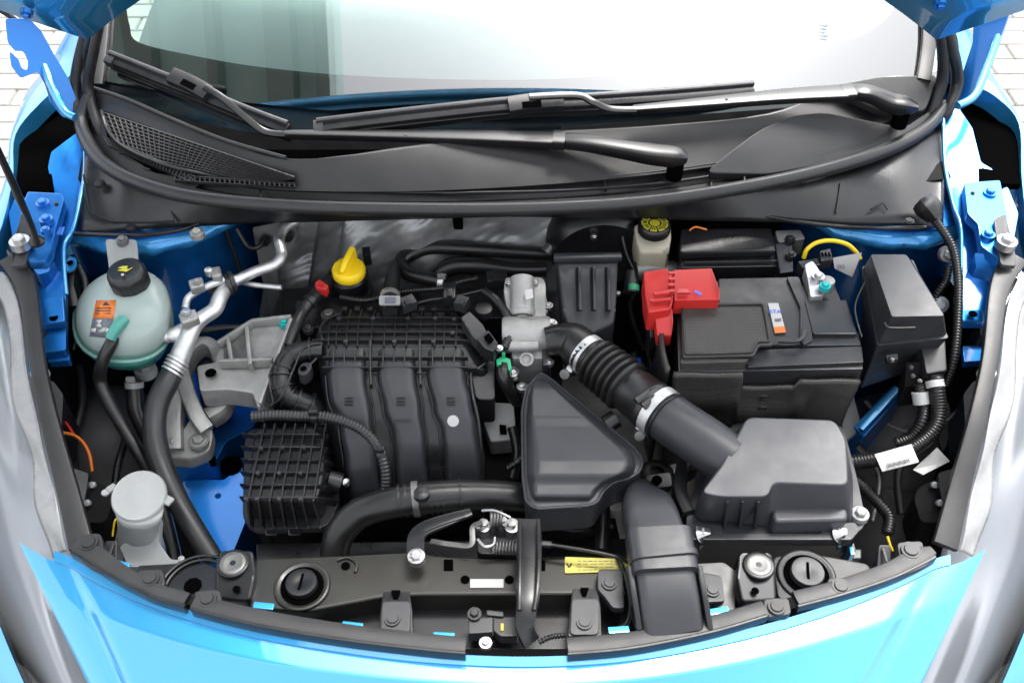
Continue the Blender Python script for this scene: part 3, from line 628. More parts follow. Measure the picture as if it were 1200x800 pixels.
# ---- headlights
def headlight(f):
    fx = lambda q: (f(q[0]), q[1], q[2])
    inner = [(20, 305, 0.915), (42, 440, 0.875), (64, 540, 0.835), (94, 642, 0.780), (116, 720, 0.755), (158, 830, 0.715)]
    outer = [(-90, 305, 0.88), (-75, 440, 0.83), (-50, 560, 0.78), (-25, 660, 0.74), (18, 770, 0.70), (56, 850, 0.665)]
    a = curve([P(*fx(q)) for q in inner], 6); b = curve([P(*fx(q)) for q in outer], 6); n = len(a) - 1
    at_ = lambda u, v, dz: a[round(v * n)].lerp(b[round(v * n)], u) + Vector((0, 0, 0.028 * math.sin(u * math.pi * 0.8) * (1 - 0.3 * u) + dz))
    hl = hfield('headlight', 14, n, lambda u, v: at_(u, v, 0), 'lens_glass', car, sharp=180)
    hfield('lamp_housing', 14, n, lambda u, v: at_(u, v, -0.03 - 0.03 * math.sin(u * 5) ** 2 * (0.6 + 0.4 * math.sin(v * 9))), 'lamp_inner', hl, sharp=180)
    for u, m, wdd in ():
        bar('lamp_bezel', [at_(u, k / 8, -0.022) for k in range(0, 9)], wdd, 0.006, m, hl)
    # rubber seal and crinkled clear film along its inner edge
    wd_ = [0.035, 0.026, 0.02, 0.022, 0.026, 0.03]
    st = [(14, 302, 0.935), (33, 340, 0.925), (44, 420, 0.900), (58, 490, 0.875), (80, 575, 0.835), (96, 640, 0.81)]
    bar('lamp_seal', [P(*fx(q)) for q in st], wd_, 0.012, 'trim', hl, up=(0, -0.3, 1), rnd=0.25)
    fs = [(2, 318, 0.925), (20, 350, 0.920), (31, 430, 0.893), (46, 505, 0.865), (64, 580, 0.833), (78, 645, 0.81)]
    A = curve([P(*fx(q)) for q in fs], 10); sg = -1 if A[0].x < 0 else 1
    hfield('film', 6, len(A) - 1, lambda u, v: A[round(v * (len(A) - 1))] + Vector((sg * 0.030 * u * (0.85 + 0.15 * math.sin(v * 17)), 0.002 * math.sin(v * 25 + u * 4), 0.0016 * math.sin(v * 23 + u * 2) - 0.014 * u)), 'film_white', hl, sharp=180, solid=0.0006)
    bolt(*fx((23, 283, 0.968)), hl, 'steel', 1.5)
    bolt(*fx((46, 436, 0.885)), hl, 'milky', 1.25)
    sheet('lamp_bracket', [fx(q) for q in ((24, 250, 0.968), (38, 256, 0.968), (34, 285, 0.962), (30, 310, 0.95), (12, 312, 0.945), (14, 285, 0.96), (22, 262, 0.967))], 0.006, 'plastic_grey', hl, rnd=0.005)
    # black rear covers of the lamp
    sheet('lamp_cover', [fx(q) for q in ((40, 345, 0.90), (56, 372, 0.88), (54, 392, 0.87), (48, 400, 0.86), (38, 400, 0.86))], 0.05, 'plastic', hl, rnd=0.004, bevel=0.003)
    sheet('lamp_cover', [fx(q) for q in ((44, 446, 0.84), (62, 446, 0.84), (74, 462, 0.82), (72, 500, 0.79), (62, 520, 0.78), (54, 500, 0.80))], 0.07, 'plastic', hl, rnd=0.004, bevel=0.003)
    sheet('lamp_cover', [fx(q) for q in ((60, 540, 0.80), (104, 554, 0.78), (102, 572, 0.775), (96, 600, 0.765), (92, 640, 0.76), (80, 620, 0.77))], 0.06, 'plastic', hl, rnd=0.004, bevel=0.003)
    sheet('lamp_cover', [fx(q) for q in ((104, 560, 0.765), (128, 570, 0.755), (132, 585, 0.755), (124, 612, 0.75), (96, 612, 0.755))], 0.06, 'dark', hl, rnd=0.008, bevel=0.003)
    for q in ((108, 568, 0.768), (102, 589, 0.766)):
        lathe('white_plug', P(*fx(q)), [(0.0045, -0.004), (0.0045, 0.002), (0.003, 0.003)], 'milky', hl, seg=12, axis=(0, -0.5, 0.8))
    return hl
hl1 = headlight(lambda x: x)
hl2 = headlight(lambda x: 1203 - x)
# ---- front bumper skin
T = [(22, 634), (50, 642), (78, 650), (120, 674), (200, 707), (300, 735), (400, 752), (500, 764), (620, 769), (740, 762), (860, 740), (960, 712), (1050, 677), (1097, 654), (1128, 648), (1156, 642)]
B = [(132, 860), (150, 860), (180, 860), (220, 860), (290, 860), (370, 860), (440, 860), (520, 860), (620, 860), (720, 860), (800, 860), (870, 860), (950, 860), (1000, 860), (1030, 860), (1052, 860)]
ct = curve([Vector((a, b, 0)) for a, b in T], 6); cb = curve([Vector((a, b, 0)) for a, b in B], 6); NB = len(ct) - 1
def bump(u, v):
    i = round(u * NB)
    if v <= 0.7:
        w = v / 0.7; q = ct[i].lerp(cb[i], w); s = 13 * (1 - w) * math.sin(min(1, u * 8, (1 - u) * 8) * math.pi / 2)
        z = 0.806 - 0.040 * w - 0.035 * w * abs(2 * u - 1) ** 2
        px, py = q.x, q.y + s
        for x0, y0, x1, y1 in ((84, 668, 168, 860), (1086, 672, 985, 860)):
            xl = x0 + (x1 - x0) * (py - y0) / (y1 - y0); d = (px - xl) / (6 + 3 * w); sg = 1 if x0 < 600 else -1
            z += -0.003 * math.exp(-d * d) * min(1, w * 5) + 0.0045 / (1 + math.exp(-4 * d * sg)) * min(1, w * 4)
        return P(px, py, z)
    p = bump(u, 0.7); w = (v - 0.7) / 0.3
    return p + Vector((0.0, -0.10 * math.sin(w * math.pi / 2), -0.40 * w * w - 0.02 * w))
bp_ = hfield('bumper', NB, 40, bump, 'paint', car, sharp=50)
def lip(u, v):
    i = round(u * NB); q = ct[i]; s = 11.5 * v * math.sin(min(1, u * 12, (1 - u) * 12) * math.pi / 2)
    return P(q.x, q.y + s, 0.812 - 0.003 * v)
i0, i1 = 9, NB - 9
hfield('bumper_lip', i1 - i0, 3, lambda u, v: lip((i0 + u * (i1 - i0)) / NB, v), 'paint', bp_, sharp=50, skirt=0.004)
for px, py, a in ((141, 661, 0.3), (309, 710, 0.1), (413, 733, 0.12), (520, 745, 0.05), (725, 738, -0.08), (842, 716, -0.18), (1022, 671, -0.35)):
    box('bumper_tab', P(px, py, 0.818), (0.024, 0.008, 0.004), 'paint', bp_, rot=(0, 0, -a), bevel=0.001)
for poly in ([(86, 92), (52, 122), (24, 160), (18, 225), (62, 228), (60, 190), (80, 168), (98, 150), (96, 110)], [(1112, 98), (1128, 97), (1165, 117), (1193, 150), (1196, 216), (1150, 214), (1140, 165), (1108, 135)]):
    prism('wing_gap_shade', [(x, y, 0.962) for x, y in poly], 0.01, 'hole', car, bevel=0)  # black sheet standing in for the shade between wing and inner panel

# ================================================================== wipers
def wiper(label_arm, blade, mount, link, arm, hinge, head):
    w = bpy.data.objects.new('wiper', None); w.location = P(*head[-1]); finish(w, car, label=label_arm)
    bl = [PG(a, b, 0.022) for a, b in blade]
    bar('wiper_blade', bl, 0.017, 0.013, 'plastic', w, up=(0, -0.45, 0.9), rnd=0.3)
    bar('blade_spoiler', [p + Vector((0, 0.004, 0.008)) for p in bl], 0.008, 0.012, 'plastic_grey', w, up=(0, -0.3, 0.95), rnd=0.45)
    bar('rubber_lip', [p + Vector((0, -0.004, -0.012)) for p in bl], 0.004, 0.014, 'rubber', w, up=(0, -0.45, 0.9))
    bar('end_cap', [bl[0] + (bl[0] - bl[1]).normalized() * 0.004, bl[0].lerp(bl[1], 0.12)], 0.021, 0.017, 'plastic_grey', w, up=(0, -0.45, 0.9))
    bar('blade_mount', [PG(a, b, 0.032) for a, b in mount], 0.026, 0.018, 'plastic', w, up=(0, -0.45, 0.9), rnd=0.25)
    bar('mount_window', [PG(a, b, 0.042) for a, b in [Vector(mount[0]).lerp(Vector(mount[-1]), 0.25), Vector(mount[0]).lerp(Vector(mount[-1]), 0.6)]], 0.010, 0.002, 'hole', w, up=(0, -0.45, 0.9), rnd=0)
    bar('link_rod', W(link), 0.010, 0.005, 'gloss_black', w, up=(0, -0.4, 0.9), rnd=0.3)
    bar('wiper_arm', W(arm[0]), arm[1], 0.011, 'gloss_black', w, up=(0, -0.12, 1), rnd=0.25)
    bar('arm_hinge', W(hinge), 0.028, 0.016, 'gloss_black', w, up=(0, -0.12, 1), rnd=0.2)
    hd = bar('arm_head', W(head), [0.023, 0.025, 0.026, 0.029, 0.027, 0.012], [0.016, 0.018, 0.020, 0.022, 0.022, 0.012], 'gloss_black', w, up=(0, -0.12, 1), rnd=0.3)
    p = P(*head[-2]); lathe('spindle', Vector((p.x, p.y, p.z - 0.035)), [(0.012, 0), (0.012, 0.03)], 'hole', w, seg=18)
    q = P(*arm[0][1]).lerp(P(*arm[0][2]), 0.3); bolt(q + Vector((0, -0.004, 0.005)), 0, 0, w, 'dull_metal', 0.3, axis=(0, -0.75, 0.7))
wiper('black wiper reaching to the corner of the glass with its blade raised on a bent link',
      [(130, 70), (185, 92), (240, 114), (295, 137), (338, 153)], [(202, 90), (225, 100), (246, 112)],
      [(240, 102, 1.085), (262, 116, 1.075), (290, 140, 1.05), (312, 155, 1.035), (345, 158, 1.032)],
      ([(335, 158, 1.032), (440, 159, 1.032), (560, 161, 1.034), (652, 164, 1.034)], [0.011, 0.016, 0.022, 0.026]),
      [(648, 164, 1.036), (662, 165, 1.036)], [(660, 165, 1.034), (690, 168, 1.036), (730, 175, 1.034), (765, 181, 1.030), (793, 184, 1.028), (805, 186, 1.026)])
wiper('black wiper lying along the foot of the glass, its blade hooked at the middle',
      [(372, 150), (440, 142), (520, 133), (600, 125), (700, 120), (800, 113), (882, 106)], [(596, 125), (625, 121), (660, 119)],
      [(620, 114, 1.09), (675, 112, 1.085), (695, 120, 1.08), (715, 128, 1.07), (745, 129, 1.065)],
      ([(742, 129, 1.062), (820, 122, 1.062), (920, 113, 1.06), (990, 109, 1.058)], [0.012, 0.018, 0.025, 0.029]),
      [(986, 110, 1.056), (1000, 109, 1.056)], [(996, 108, 1.054), (1012, 109, 1.056), (1026, 113, 1.052), (1044, 121, 1.044), (1060, 124, 1.042), (1074, 127, 1.038)])

# ================================================================== front cross member, latch, strips
sp = thing('slam_panel', 'glossy black steel cross member behind the blue bumper with round rubber plugs', 'panel', P(600, 690, 0.70))
prism('cross_member', [(298, 654, 0.80), (400, 650, 0.80), (480, 646, 0.80), (530, 652, 0.80), (620, 654, 0.80), (740, 650, 0.80), (740, 696, 0.80), (640, 696, 0.80), (490, 697, 0.80), (445, 700, 0.80), (362, 716, 0.80), (292, 712, 0.80)], 0.05, 'olive_black', sp, rnd=0.006, bevel=0.004, seg=3)
prism('lower_channel', [(290, 712, 0.765), (440, 696, 0.765), (740, 690, 0.765), (860, 690, 0.765), (870, 735, 0.765), (740, 760, 0.765), (500, 760, 0.765), (300, 728, 0.765)], 0.05, 'gloss_black', sp, rnd=0.004, bevel=0.002)
prism('side_plate', [(160, 662, 0.795), (240, 658, 0.795), (262, 668, 0.795), (262, 700, 0.795), (215, 694, 0.795), (165, 682, 0.795)], 0.03, 'gloss_black', sp, rnd=0.006, bevel=0.003)
for r in (0.046, 0.040):
    c = P(232, 690, 0.798)
    tubeW('pressed_ring', [c + Vector((r * math.cos(t), r * math.sin(t), 0)) for t in [R(20 + 14 * k) for k in range(12)]], 0.002, 'gloss_black', sp, seg=8)
lathe('plate_hole', P(226, 686, 0.7955), [(0.011, 0), (0.011, 0.001)], 'hole', sp, seg=9)
prism('side_plate', [(905, 652, 0.795), (940, 645, 0.795), (1018, 660, 0.795), (1022, 672, 0.795), (960, 695, 0.795), (912, 702, 0.795)], 0.03, 'trim', sp, rnd=0.008, bevel=0.003)
prism('side_plate', [(812, 660, 0.795), (848, 658, 0.795), (862, 668, 0.795), (862, 720, 0.785), (816, 730, 0.785)], 0.03, 'plastic', sp, rnd=0.004, bevel=0.003)
# dished rubber plug
def plug(px, py, rpx, z, slit, m='gloss_black'):
    c = P(px, py, z); r = rpx * mpp(c)
    ring = lathe('plug_recess', c, [(r * 1.75, -0.001), (r * 1.68, 0.0012), (r * 1.5, 0.0012), (r * 1.3, -0.001)], 'olive_black' if px < 600 else 'trim', sp, seg=40, sharp=180)
    lathe('recess_floor', c, [(r * 1.32, -0.004), (r * 1.32, 0.0009)], 'hole', ring, seg=36)
    pg = lathe('rubber_plug', c, [(r, 0), (r, 0.006), (r * 0.93, 0.009), (r * 0.6, 0.0095), (r * 0.3, 0.0085), (0.0005, 0.0082)], m, sp, seg=36, sharp=50)
    d = Vector((math.sin(slit), math.cos(slit), 0)) * r * 0.55
    bar('plug_slot', [c + Vector((0, 0, 0.0098)) - d, c + Vector((0, 0, 0.0098)) + d], 0.003, 0.0015, 'hole', pg, rnd=0.3, smooth=False)
plug(354, 686, 19, 0.802, 0.1); plug(945, 673, 20, 0.797, 0.15, 'plastic_smooth')
for px, py in ((405, 663), (545, 679), (597, 679)):
    lathe('panel_hole', P(px, py, 0.8005), [(0.0055, 0), (0.0055, 0.001)], 'hole', sp, seg=16)
prism('panel_slot', [(520, 655, 0.8012), (531, 655, 0.8012), (531, 668, 0.8012), (520, 668, 0.8012)], 0.001, 'hole', sp, bevel=0)
prism('panel_slot', [(632, 656, 0.8012), (639, 656, 0.8012), (639, 668, 0.8012), (632, 668, 0.8012)], 0.001, 'hole', sp, bevel=0)
tubeW('pressed_bead', [P(395, 656, 0.802), P(408, 653, 0.802), P(418, 660, 0.802), P(416, 670, 0.802)], 0.0018, 'olive_black', sp, seg=8)
lbl = prism('white_label', [(551, 678, 0.8020), (590, 678, 0.8020), (590, 688, 0.8020), (551, 688, 0.8020)], 0.0012, 'white_label', sp, bevel=0, label='blank white sticker')
yl = prism('yellow_label', [(662, 652, 0.8022), (740, 655, 0.8022), (738, 669, 0.8022), (662, 671, 0.8022)], 0.0012, 'label_yellow', sp, bevel=0, rnd=0.002, label='yellow warning sticker with small print')
for k in range(4):
    for j in range(9): box('small_print', P(679 + j * 6.2 + (j * k % 3), 657 + 3.4 * k, 0.8026), (0.003 + 0.0015 * ((j + k) % 3), 0.0008, 0.0003), 'print_grey', yl, bevel=0)
for dx in (-1.5, 1.5): box('small_print', P(667 + dx, 662, 0.8026), (0.0022, 0.006, 0.0003), 'print_black', yl, rot=(0, 0, -0.3 * dx), bevel=0)
# headlamp mounting boxes with bright discs
for px, py, f in ((275, 672, 1), (887, 674, -1)):
    b = prism('mount_box', [(px - 18 * f, py - 28, 0.815), (px + 22 * f, py - 28, 0.815), (px + 24 * f, py + 4, 0.815), (px + 18 * f, py + 32, 0.805), (px - 24 * f, py + 30, 0.80), (px - 22 * f, py - 2, 0.812)], 0.045, 'gloss_black', sp, rnd=0.006, bevel=0.004, seg=3)
    c = P(px - 2 * f, py - 12, 0.816); lathe('bright_disc', c, [(0.0165, -0.002), (0.0160, 0.0015), (0.0145, 0.0026), (0.010, 0.0020), (0.0005, 0.0014)], 'dull_metal', b, seg=32, sharp=180)
    lathe('disc_ring', c, [(0.0195, -0.001), (0.019, 0.0012), (0.017, 0.0016)], 'gloss_black', b, seg=32, sharp=180)
    lathe('box_hole', P(px + 2 * f, py + 18, 0.8105), [(0.0045, 0), (0.0045, 0.001)], 'hole', b, seg=14)
# brackets with clips on the cross member
def clipbracket(x0, x1, y0, y1, cx, cy, z=0.812):
    b = prism('clip_bracket', [(x0 + 3, y0, z - 0.004), (x1 - 3, y0, z - 0.004), (x1, y0 + 20, z), (x1 + 1, y1, z), (x0 - 3, y1, z), (x0, y0 + 20, z)], 0.02, 'plastic', sp, rnd=0.003, bevel=0.003)
    prism('bracket_pad', [(x0 + 2, y0 + 12, z + 0.003), (x1 - 2, y0 + 12, z + 0.003), (x1 - 3, y1 - 2, z + 0.003), (x0, y1 - 2, z + 0.003)], 0.004, 'plastic_grey', b, rnd=0.006, bevel=0.001)
    prism('bracket_notch', [(x0 + 12, y0 - 1, z + 0.001), (x1 - 14, y0 - 1, z + 0.001), (x1 - 17, y0 + 8, z + 0.001), (x0 + 15, y0 + 8, z + 0.001)], 0.004, 'hole', b, bevel=0)
    bolt(cx, cy, z + 0.004, b, 'plastic_grey', 0.95, clip=True)
clipbracket(446, 483, 692, 743, 460, 725); clipbracket(668, 704, 689, 745, 685, 729)
def flatbracket(poly, cx, cy, z):
    b = prism('clip_plate', [(x, y, z) for x, y in poly], 0.012, 'plastic_grey', sp, rnd=0.005, bevel=0.002); bolt(cx, cy, z + 0.001, b, 'plastic_grey', 0.95, clip=True)
flatbracket([(700, 667), (730, 666), (732, 712), (718, 712), (708, 698), (700, 690)], 714, 683, 0.815)
flatbracket([(814, 668), (846, 674), (850, 704), (816, 706)], 835, 691, 0.808)
# bumper cover strip
strips = [[(88, 640), (110, 652), (135, 668), (165, 684), (185, 693), (220, 703)], [(228, 706), (300, 724), (400, 741), (500, 753), (546, 757)], [(665, 758), (740, 751), (830, 733), (896, 714)], [(932, 703), (985, 689), (1040, 671), (1075, 655), (1092, 646)]]
for k, s in enumerate(strips):
    pts = [P(a, b, 0.822) for a, b in s]; wl = [0.020] * len(pts)
    if k == 0: wl = [0.012, 0.026, 0.022, 0.016, 0.016, 0.016]
    if k == 3: wl = [0.020, 0.020, 0.022, 0.026, 0.012]
    o = bar('cover_strip', pts, wl, 0.010, 'trim', sp, rnd=0.2)
    o2 = bar('strip_lip', [p + Vector((0, -0.010, -0.002)) for p in pts], 0.004, 0.016, 'rubber', o, rnd=0.3)
for px, py, s in ((104, 636, 1.2), (176, 678, 1.1), (243, 702, 1.1), (910, 711, 1.05), (985, 687, 1.1), (1067, 645, 1.2)):
    b = prism('clip_seat', [(px - 16, py - 10, 0.824), (px + 14, py - 12, 0.824), (px + 18, py + 8, 0.824), (px - 12, py + 12, 0.824)], 0.012, 'trim', sp, rnd=0.006, bevel=0.002); bolt(px, py, 0.8255, b, 'trim', s, clip=True)
# bonnet latch
la = thing('bonnet_latch', 'black steel bonnet latch post with springs and release lever on the cross member', 'latch', P(619, 700, 0.75))
bar('latch_post', W([(620, 610, 0.835), (620, 640, 0.838), (619, 690, 0.838), (617, 715, 0.835), (615, 735, 0.825), (622, 752, 0.81)]), [0.028, 0.030, 0.028, 0.024, 0.020, 0.022], [0.008, 0.010, 0.010, 0.010, 0.010, 0.008], 'gloss_black', la, rnd=0.2)
for s in (-11, 11):
    bar('post_flange', W([(620 + s, 612, 0.842), (620 + s, 650, 0.847), (619 + s * 0.95, 690, 0.847), (617 + s * 0.8, 715, 0.842)]), 0.005, 0.012, 'gloss_black', la, rnd=0.4)
lv = bar('release_lever', W([(488, 656, 0.818), (487, 640, 0.826), (489, 628, 0.832), (500, 618, 0.836), (528, 608, 0.838), (552, 600, 0.838)]), [0.020, 0.022, 0.021, 0.019, 0.016, 0.010], 0.005, 'gloss_black', la, rnd=0.3, n=3)
bar('lever_ridge', W([(498, 622, 0.838), (520, 613, 0.8405), (545, 605, 0.8405)]), 0.004, 0.004, 'gloss_black', lv, rnd=0.4)
bolt(488, 652, 0.826, la, 'steel', 1.15)
bar('catch_plate', W([(505, 634, 0.81), (530, 638, 0.815), (552, 638, 0.82), (554, 618, 0.825), (565, 612, 0.83)]), 0.007, 0.003, 'dull_metal', la)
def spring(name, a, b, r, n, wr, m, parent):
    d = b - a; t = d.normalized(); s = t.cross(Vector((0, 0, 1))).normalized(); u = s.cross(t); pts = []
    for k in range(n * 8 + 1):
        th = k * math.pi / 4; pts.append(a + d * (k / (n * 8)) + s * r * math.cos(th) + u * r * math.sin(th))
    return tubeW(name, pts, wr, m, parent, seg=6, n=1, smooth=False)
spring('coil_spring', P(578, 641, 0.815), P(608, 641, 0.815), 0.008, 8, 0.0013, 'dull_metal', la)
spring('coil_spring', P(575, 608, 0.825), P(590, 607, 0.825), 0.009, 4, 0.0018, 'dull_metal', la)
for px, py, r, h in ((567, 622, 0.009, 0.02), (600, 622, 0.010, 0.02), (588, 615, 0.008, 0.014)):
    lathe('latch_pivot', P(px, py, 0.805), [(r, 0), (r, h * 0.6), (r * 0.6, h * 0.62), (r * 0.6, h)], 'steel', la, seg=18)
prism('latch_plate', [(556, 612, 0.805), (612, 606, 0.805), (612, 650, 0.805), (560, 648, 0.805)], 0.02, 'gloss_black', la, rnd=0.005)
tube('latch_hook', [(560, 632, 0.822), (568, 640, 0.824), (578, 638, 0.824), (580, 630, 0.822)], 2.2, 'steel', la, seg=8)
tube('latch_hook', [(565, 598, 0.83), (580, 598, 0.835), (598, 606, 0.835)], 1.6, 'steel', la, seg=8)
cs = bar('cable_end', W([(633, 637, 0.825), (646, 638, 0.825)]), 0.007, 0.007, 'plastic_grey', la, rnd=0.4)
tube('release_cable', [(645, 638, 0.825), (690, 645, 0.825), (722, 652, 0.822), (738, 660, 0.815)], 2.2, 'rubber', la, seg=8)
sw = prism('latch_switch', [(549, 724, 0.80), (577, 722, 0.80), (577, 740, 0.80), (549, 742, 0.80)], 0.02, 'plastic_grey', la, rnd=0.002, bevel=0.0015)
prism('switch_plug', [(578, 722, 0.798), (607, 722, 0.798), (607, 745, 0.798), (586, 745, 0.798), (578, 738, 0.798)], 0.018, 'plastic', la, rnd=0.003, bevel=0.0015)
prism('switch_tab', [(570, 714, 0.802), (590, 716, 0.802), (590, 722, 0.802), (570, 720, 0.802)], 0.006, 'plastic_grey', sw, rnd=0.002)
prism('yellow_lock', [(587, 730, 0.8005), (590, 730, 0.8005), (590, 738, 0.8005), (587, 738, 0.8005)], 0.003, 'yellow', sw, bevel=0)
bolt(569, 753, 0.795, la, 'steel', 0.8); bolt(556, 719, 0.803, la, 'plastic', 0.9)
tube('switch_lead', [(632, 752, 0.80), (645, 746, 0.80), (662, 744, 0.795)], 3.0, 'rubber', la, corr=(0.004, 0.0006), seg=10)

# ================================================================== air intake duct
ad = thing('air_duct', 'rectangular grey plastic intake duct arching back from the cross member beside the yellow sticker', 'duct', P(780, 700, 0.75))
dpts = W([(788, 738, 0.815), (783, 705, 0.835), (777, 668, 0.846), (771, 640, 0.848), (764, 612, 0.843), (759, 596, 0.826), (757, 588, 0.795), (757, 586, 0.74)])
bar('duct_body', dpts, [0.070, 0.070, 0.070, 0.069, 0.066, 0.062, 0.058, 0.056], [0.034, 0.036, 0.038, 0.040, 0.044, 0.046, 0.046, 0.046], 'box_grey', ad, up=(0, -0.5, 1), rnd=0.35, cn=4)
bar('duct_collar', W([(779, 676, 0.849), (771, 628, 0.852)]), [0.077, 0.077], [0.046, 0.048], 'box_grey', ad, up=(0, -0.3, 1), rnd=0.3, cn=4, smooth=False)
bar('collar_bead', W([(777.5, 662, 0.851), (776, 655, 0.8515)]), 0.080, 0.051, 'box_grey', ad, up=(0, -0.3, 1), rnd=0.3, cn=4, smooth=False)
for s in (-1, 1):
    bar('duct_flange', [p + Vector((s * 0.040, 0, 0.006)) for p in dpts[:3]], 0.007, 0.018, 'plastic', ad, rnd=0.3)
tube('duct_wire', [(722, 650, 0.80), (731, 670, 0.81), (738, 705, 0.80), (735, 728, 0.795), (722, 738, 0.79)], 3.5, 'rubber', ad, seg=8)

# ================================================================== air filter box
ab = thing('air_filter_box', 'large smooth grey plastic air filter box with spring clips below the battery', 'filter box', P(905, 590, 0.62))
def ZP(poly, z): return [(x, y, z) for x, y in poly]
base = ZP([(808, 606), (826, 540), (862, 498), (985, 500), (1002, 560), (1012, 606), (1008, 628), (806, 628)], 0.795)
prism('lower_case', base, 0.12, 'plastic', ab, rnd=0.012, bevel=0.003, scale=0.92)
prism('case_rim', ZP([(803, 610), (824, 540), (860, 494), (988, 497), (1005, 560), (1016, 612), (1004, 626), (808, 626)], 0.806), 0.010, 'plastic_smooth', ab, rnd=0.014, bevel=0.002)
def lidring(poly, z, r=0.012): return round_poly([P(x, y, z) for x, y in poly], r, 5)
botp = [(812, 602), (832, 545), (862, 505), (982, 505), (1000, 560), (1000, 614), (906, 618), (860, 612), (818, 610)]
topp = [(822, 574), (846, 545), (874, 495), (976, 498), (990, 518), (995, 566), (906, 563), (902, 578), (846, 578)]
r0 = lidring(botp, 0.806, 0.010); r1 = [v + Vector((0, 0, 0.0)) for v in lidring(topp, 0.882, 0.010)]; ym = sum(v.y for v in r1) / len(r1); r1 = [v + Vector((0, 0, 0.16 * (v.y - ym))) for v in r1]
c1 = sum(r1, Vector()) / len(r1)
cloft('lid', [r0, r1], 'lid_grey', ab, bevel=0.0055, seg=4, ang=30)
prism('lid_step', ZP([(907, 592), (990, 592), (994, 600), (993, 609), (908, 611), (905, 602)], 0.835), 0.03, 'lid_grey', ab, rnd=0.006, bevel=0.005, seg=3)
for x in (851, 869, 887): bar('lid_rib', W([(x + 1, 584, 0.868), (x - 1, 604, 0.83), (x - 3, 614, 0.808)]), 0.003, 0.010, 'plastic_smooth', ab, up=(0, -1, 0.4), rnd=0.2)
prism('front_ledge', ZP([(808, 612), (846, 614), (847, 624), (963, 624), (965, 614), (1002, 611), (1008, 620), (998, 632), (812, 632), (804, 622)], 0.812), 0.014, 'plastic_smooth', ab, rnd=0.003, bevel=0.0015)
for px in (824, 984):
    k = bar('spring_clip', W([(px, 618, 0.816), (px, 626, 0.816), (px + 1, 631, 0.806), (px + 1, 638, 0.79)]), 0.018, 0.003, 'steel', ab, up=(0, -0.3, 1))
    bar('clip_tongue', W([(px, 622, 0.8185), (px, 632, 0.80)]), 0.009, 0.003, 'aluminium', k, smooth=False)
bolt(1008, 602, 0.812, ab, 'milky', 1.2)
prism('case_ear', ZP([(998, 590), (1014, 594), (1018, 612), (1002, 614)], 0.806), 0.02, 'plastic', ab, rnd=0.006, bevel=0.002)
bar('side_rib', W([(800, 548, 0.80), (796, 580, 0.80), (806, 606, 0.80)]), 0.018, 0.03, 'plastic', ab)
box('blue_clip', P(995, 652, 0.76), (0.006, 0.012, 0.03), 'paint', ab); 
# round outlet pipe, clamps and bellows
op = tube('outlet_pipe', [(856, 540, 0.855), (825, 518, 0.862), (798, 500, 0.866), (770, 480, 0.868)], [31, 30.5, 30, 29.5], 'box_grey', ab, seg=36, n=4)
ih = thing('intake_hose', 'ribbed black rubber intake hose with two metal band clamps running to the throttle', 'hose', P(720, 440, 0.78))
A = P(779, 488, 0.868); Bq = P(686, 414, 0.868); ax = (A - Bq).normalized(); L = (A - Bq).length
pr = [(0.036, 0), (0.036, 0.10)]
prof = []; r_ = 28.5 * mpp(A)
def addp(f, rr): prof.append((rr, f * L))
addp(-0.02, r_ * 0.80); addp(0.0, r_ * 0.86); addp(0.10, r_ * 0.88)
for k in range(6):
    f0 = 0.12 + k * 0.075; rr = r_ * (1.0 + 0.012 * k)
    addp(f0, rr * 0.90); addp(f0 + 0.012, rr * 1.05); addp(f0 + 0.03, rr * 1.12); addp(f0 + 0.048, rr * 1.05); addp(f0 + 0.06, rr * 0.90)
addp(0.60, r_ * 0.98); addp(0.62, r_ * 1.02); addp(0.80, r_ * 1.04); addp(0.81, r_ * 1.09); addp(0.85, r_ * 1.09); addp(0.86, r_ * 1.05); addp(0.99, r_ * 1.06); addp(1.0, r_ * 1.12); addp(1.02, r_ * 1.12)
lathe('bellows', Bq, [(r, z) for r, z in prof], 'rubber', ih, axis=ax, seg=40, sharp=60)
up_ = Vector((0, 0, 1)); side = ax.cross(up_).normalized()
for f in (0.64, 0.72):
    pts = []
    for k in range(9):
        th = R(-40 + 20 * k); pts.append(Bq + ax * (L * f) + (side * math.sin(th) + side.cross(ax) * -math.cos(th) * -1) * (r_ * 1.05))
for f, w in ((0.66, 0.05), (0.74, 0.04)):
    c = Bq + ax * (L * f); bar('raised_block', [c + Vector((0.012, -0.022, r_ * 0.95)), c + Vector((-0.006, -0.034, r_ * 0.80))], 0.010, 0.008, 'rubber', ih, up=(0, -0.5, 1))
cl = ringclamp('band_clamp', Bq + ax * (L * 0.93), ax, r_ * 1.065, 0.014, 'aluminium', ih)
q = Bq + ax * (L * 0.95) - side * -0.0
s1 = P(748, 508, 0.845); lathe('clamp_screw', s1, [(0.006, -0.008), (0.007, 0.0), (0.007, 0.008), (0.004, 0.0085)], 'dull_metal', ih, axis=(0.1, -0.9, 0.5), seg=14)
box('clamp_tail', P(754, 497, 0.858), (0.012, 0.02, 0.004), 'aluminium', ih, rot=(R(30), 0, R(-40)))
ringclamp('band_clamp', Bq + ax * (L * 0.03), ax, r_ * 0.885, 0.012, 'aluminium', ih)
lathe('clamp_screw', P(663, 437, 0.85), [(0.006, -0.008), (0.007, 0), (0.007, 0.007)], 'dull_metal', ih, axis=(-0.3, -0.8, 0.5), seg=14)
box('clamp_tail', P(669, 430, 0.858), (0.010, 0.016, 0.004), 'aluminium', ih, rot=(R(20), 0, R(-30)))
tube('elbow', [(690, 418, 0.868), (672, 402, 0.868), (655, 398, 0.868), (640, 400, 0.866)], [25, 24, 19, 17], 'rubber', ih, seg=24)
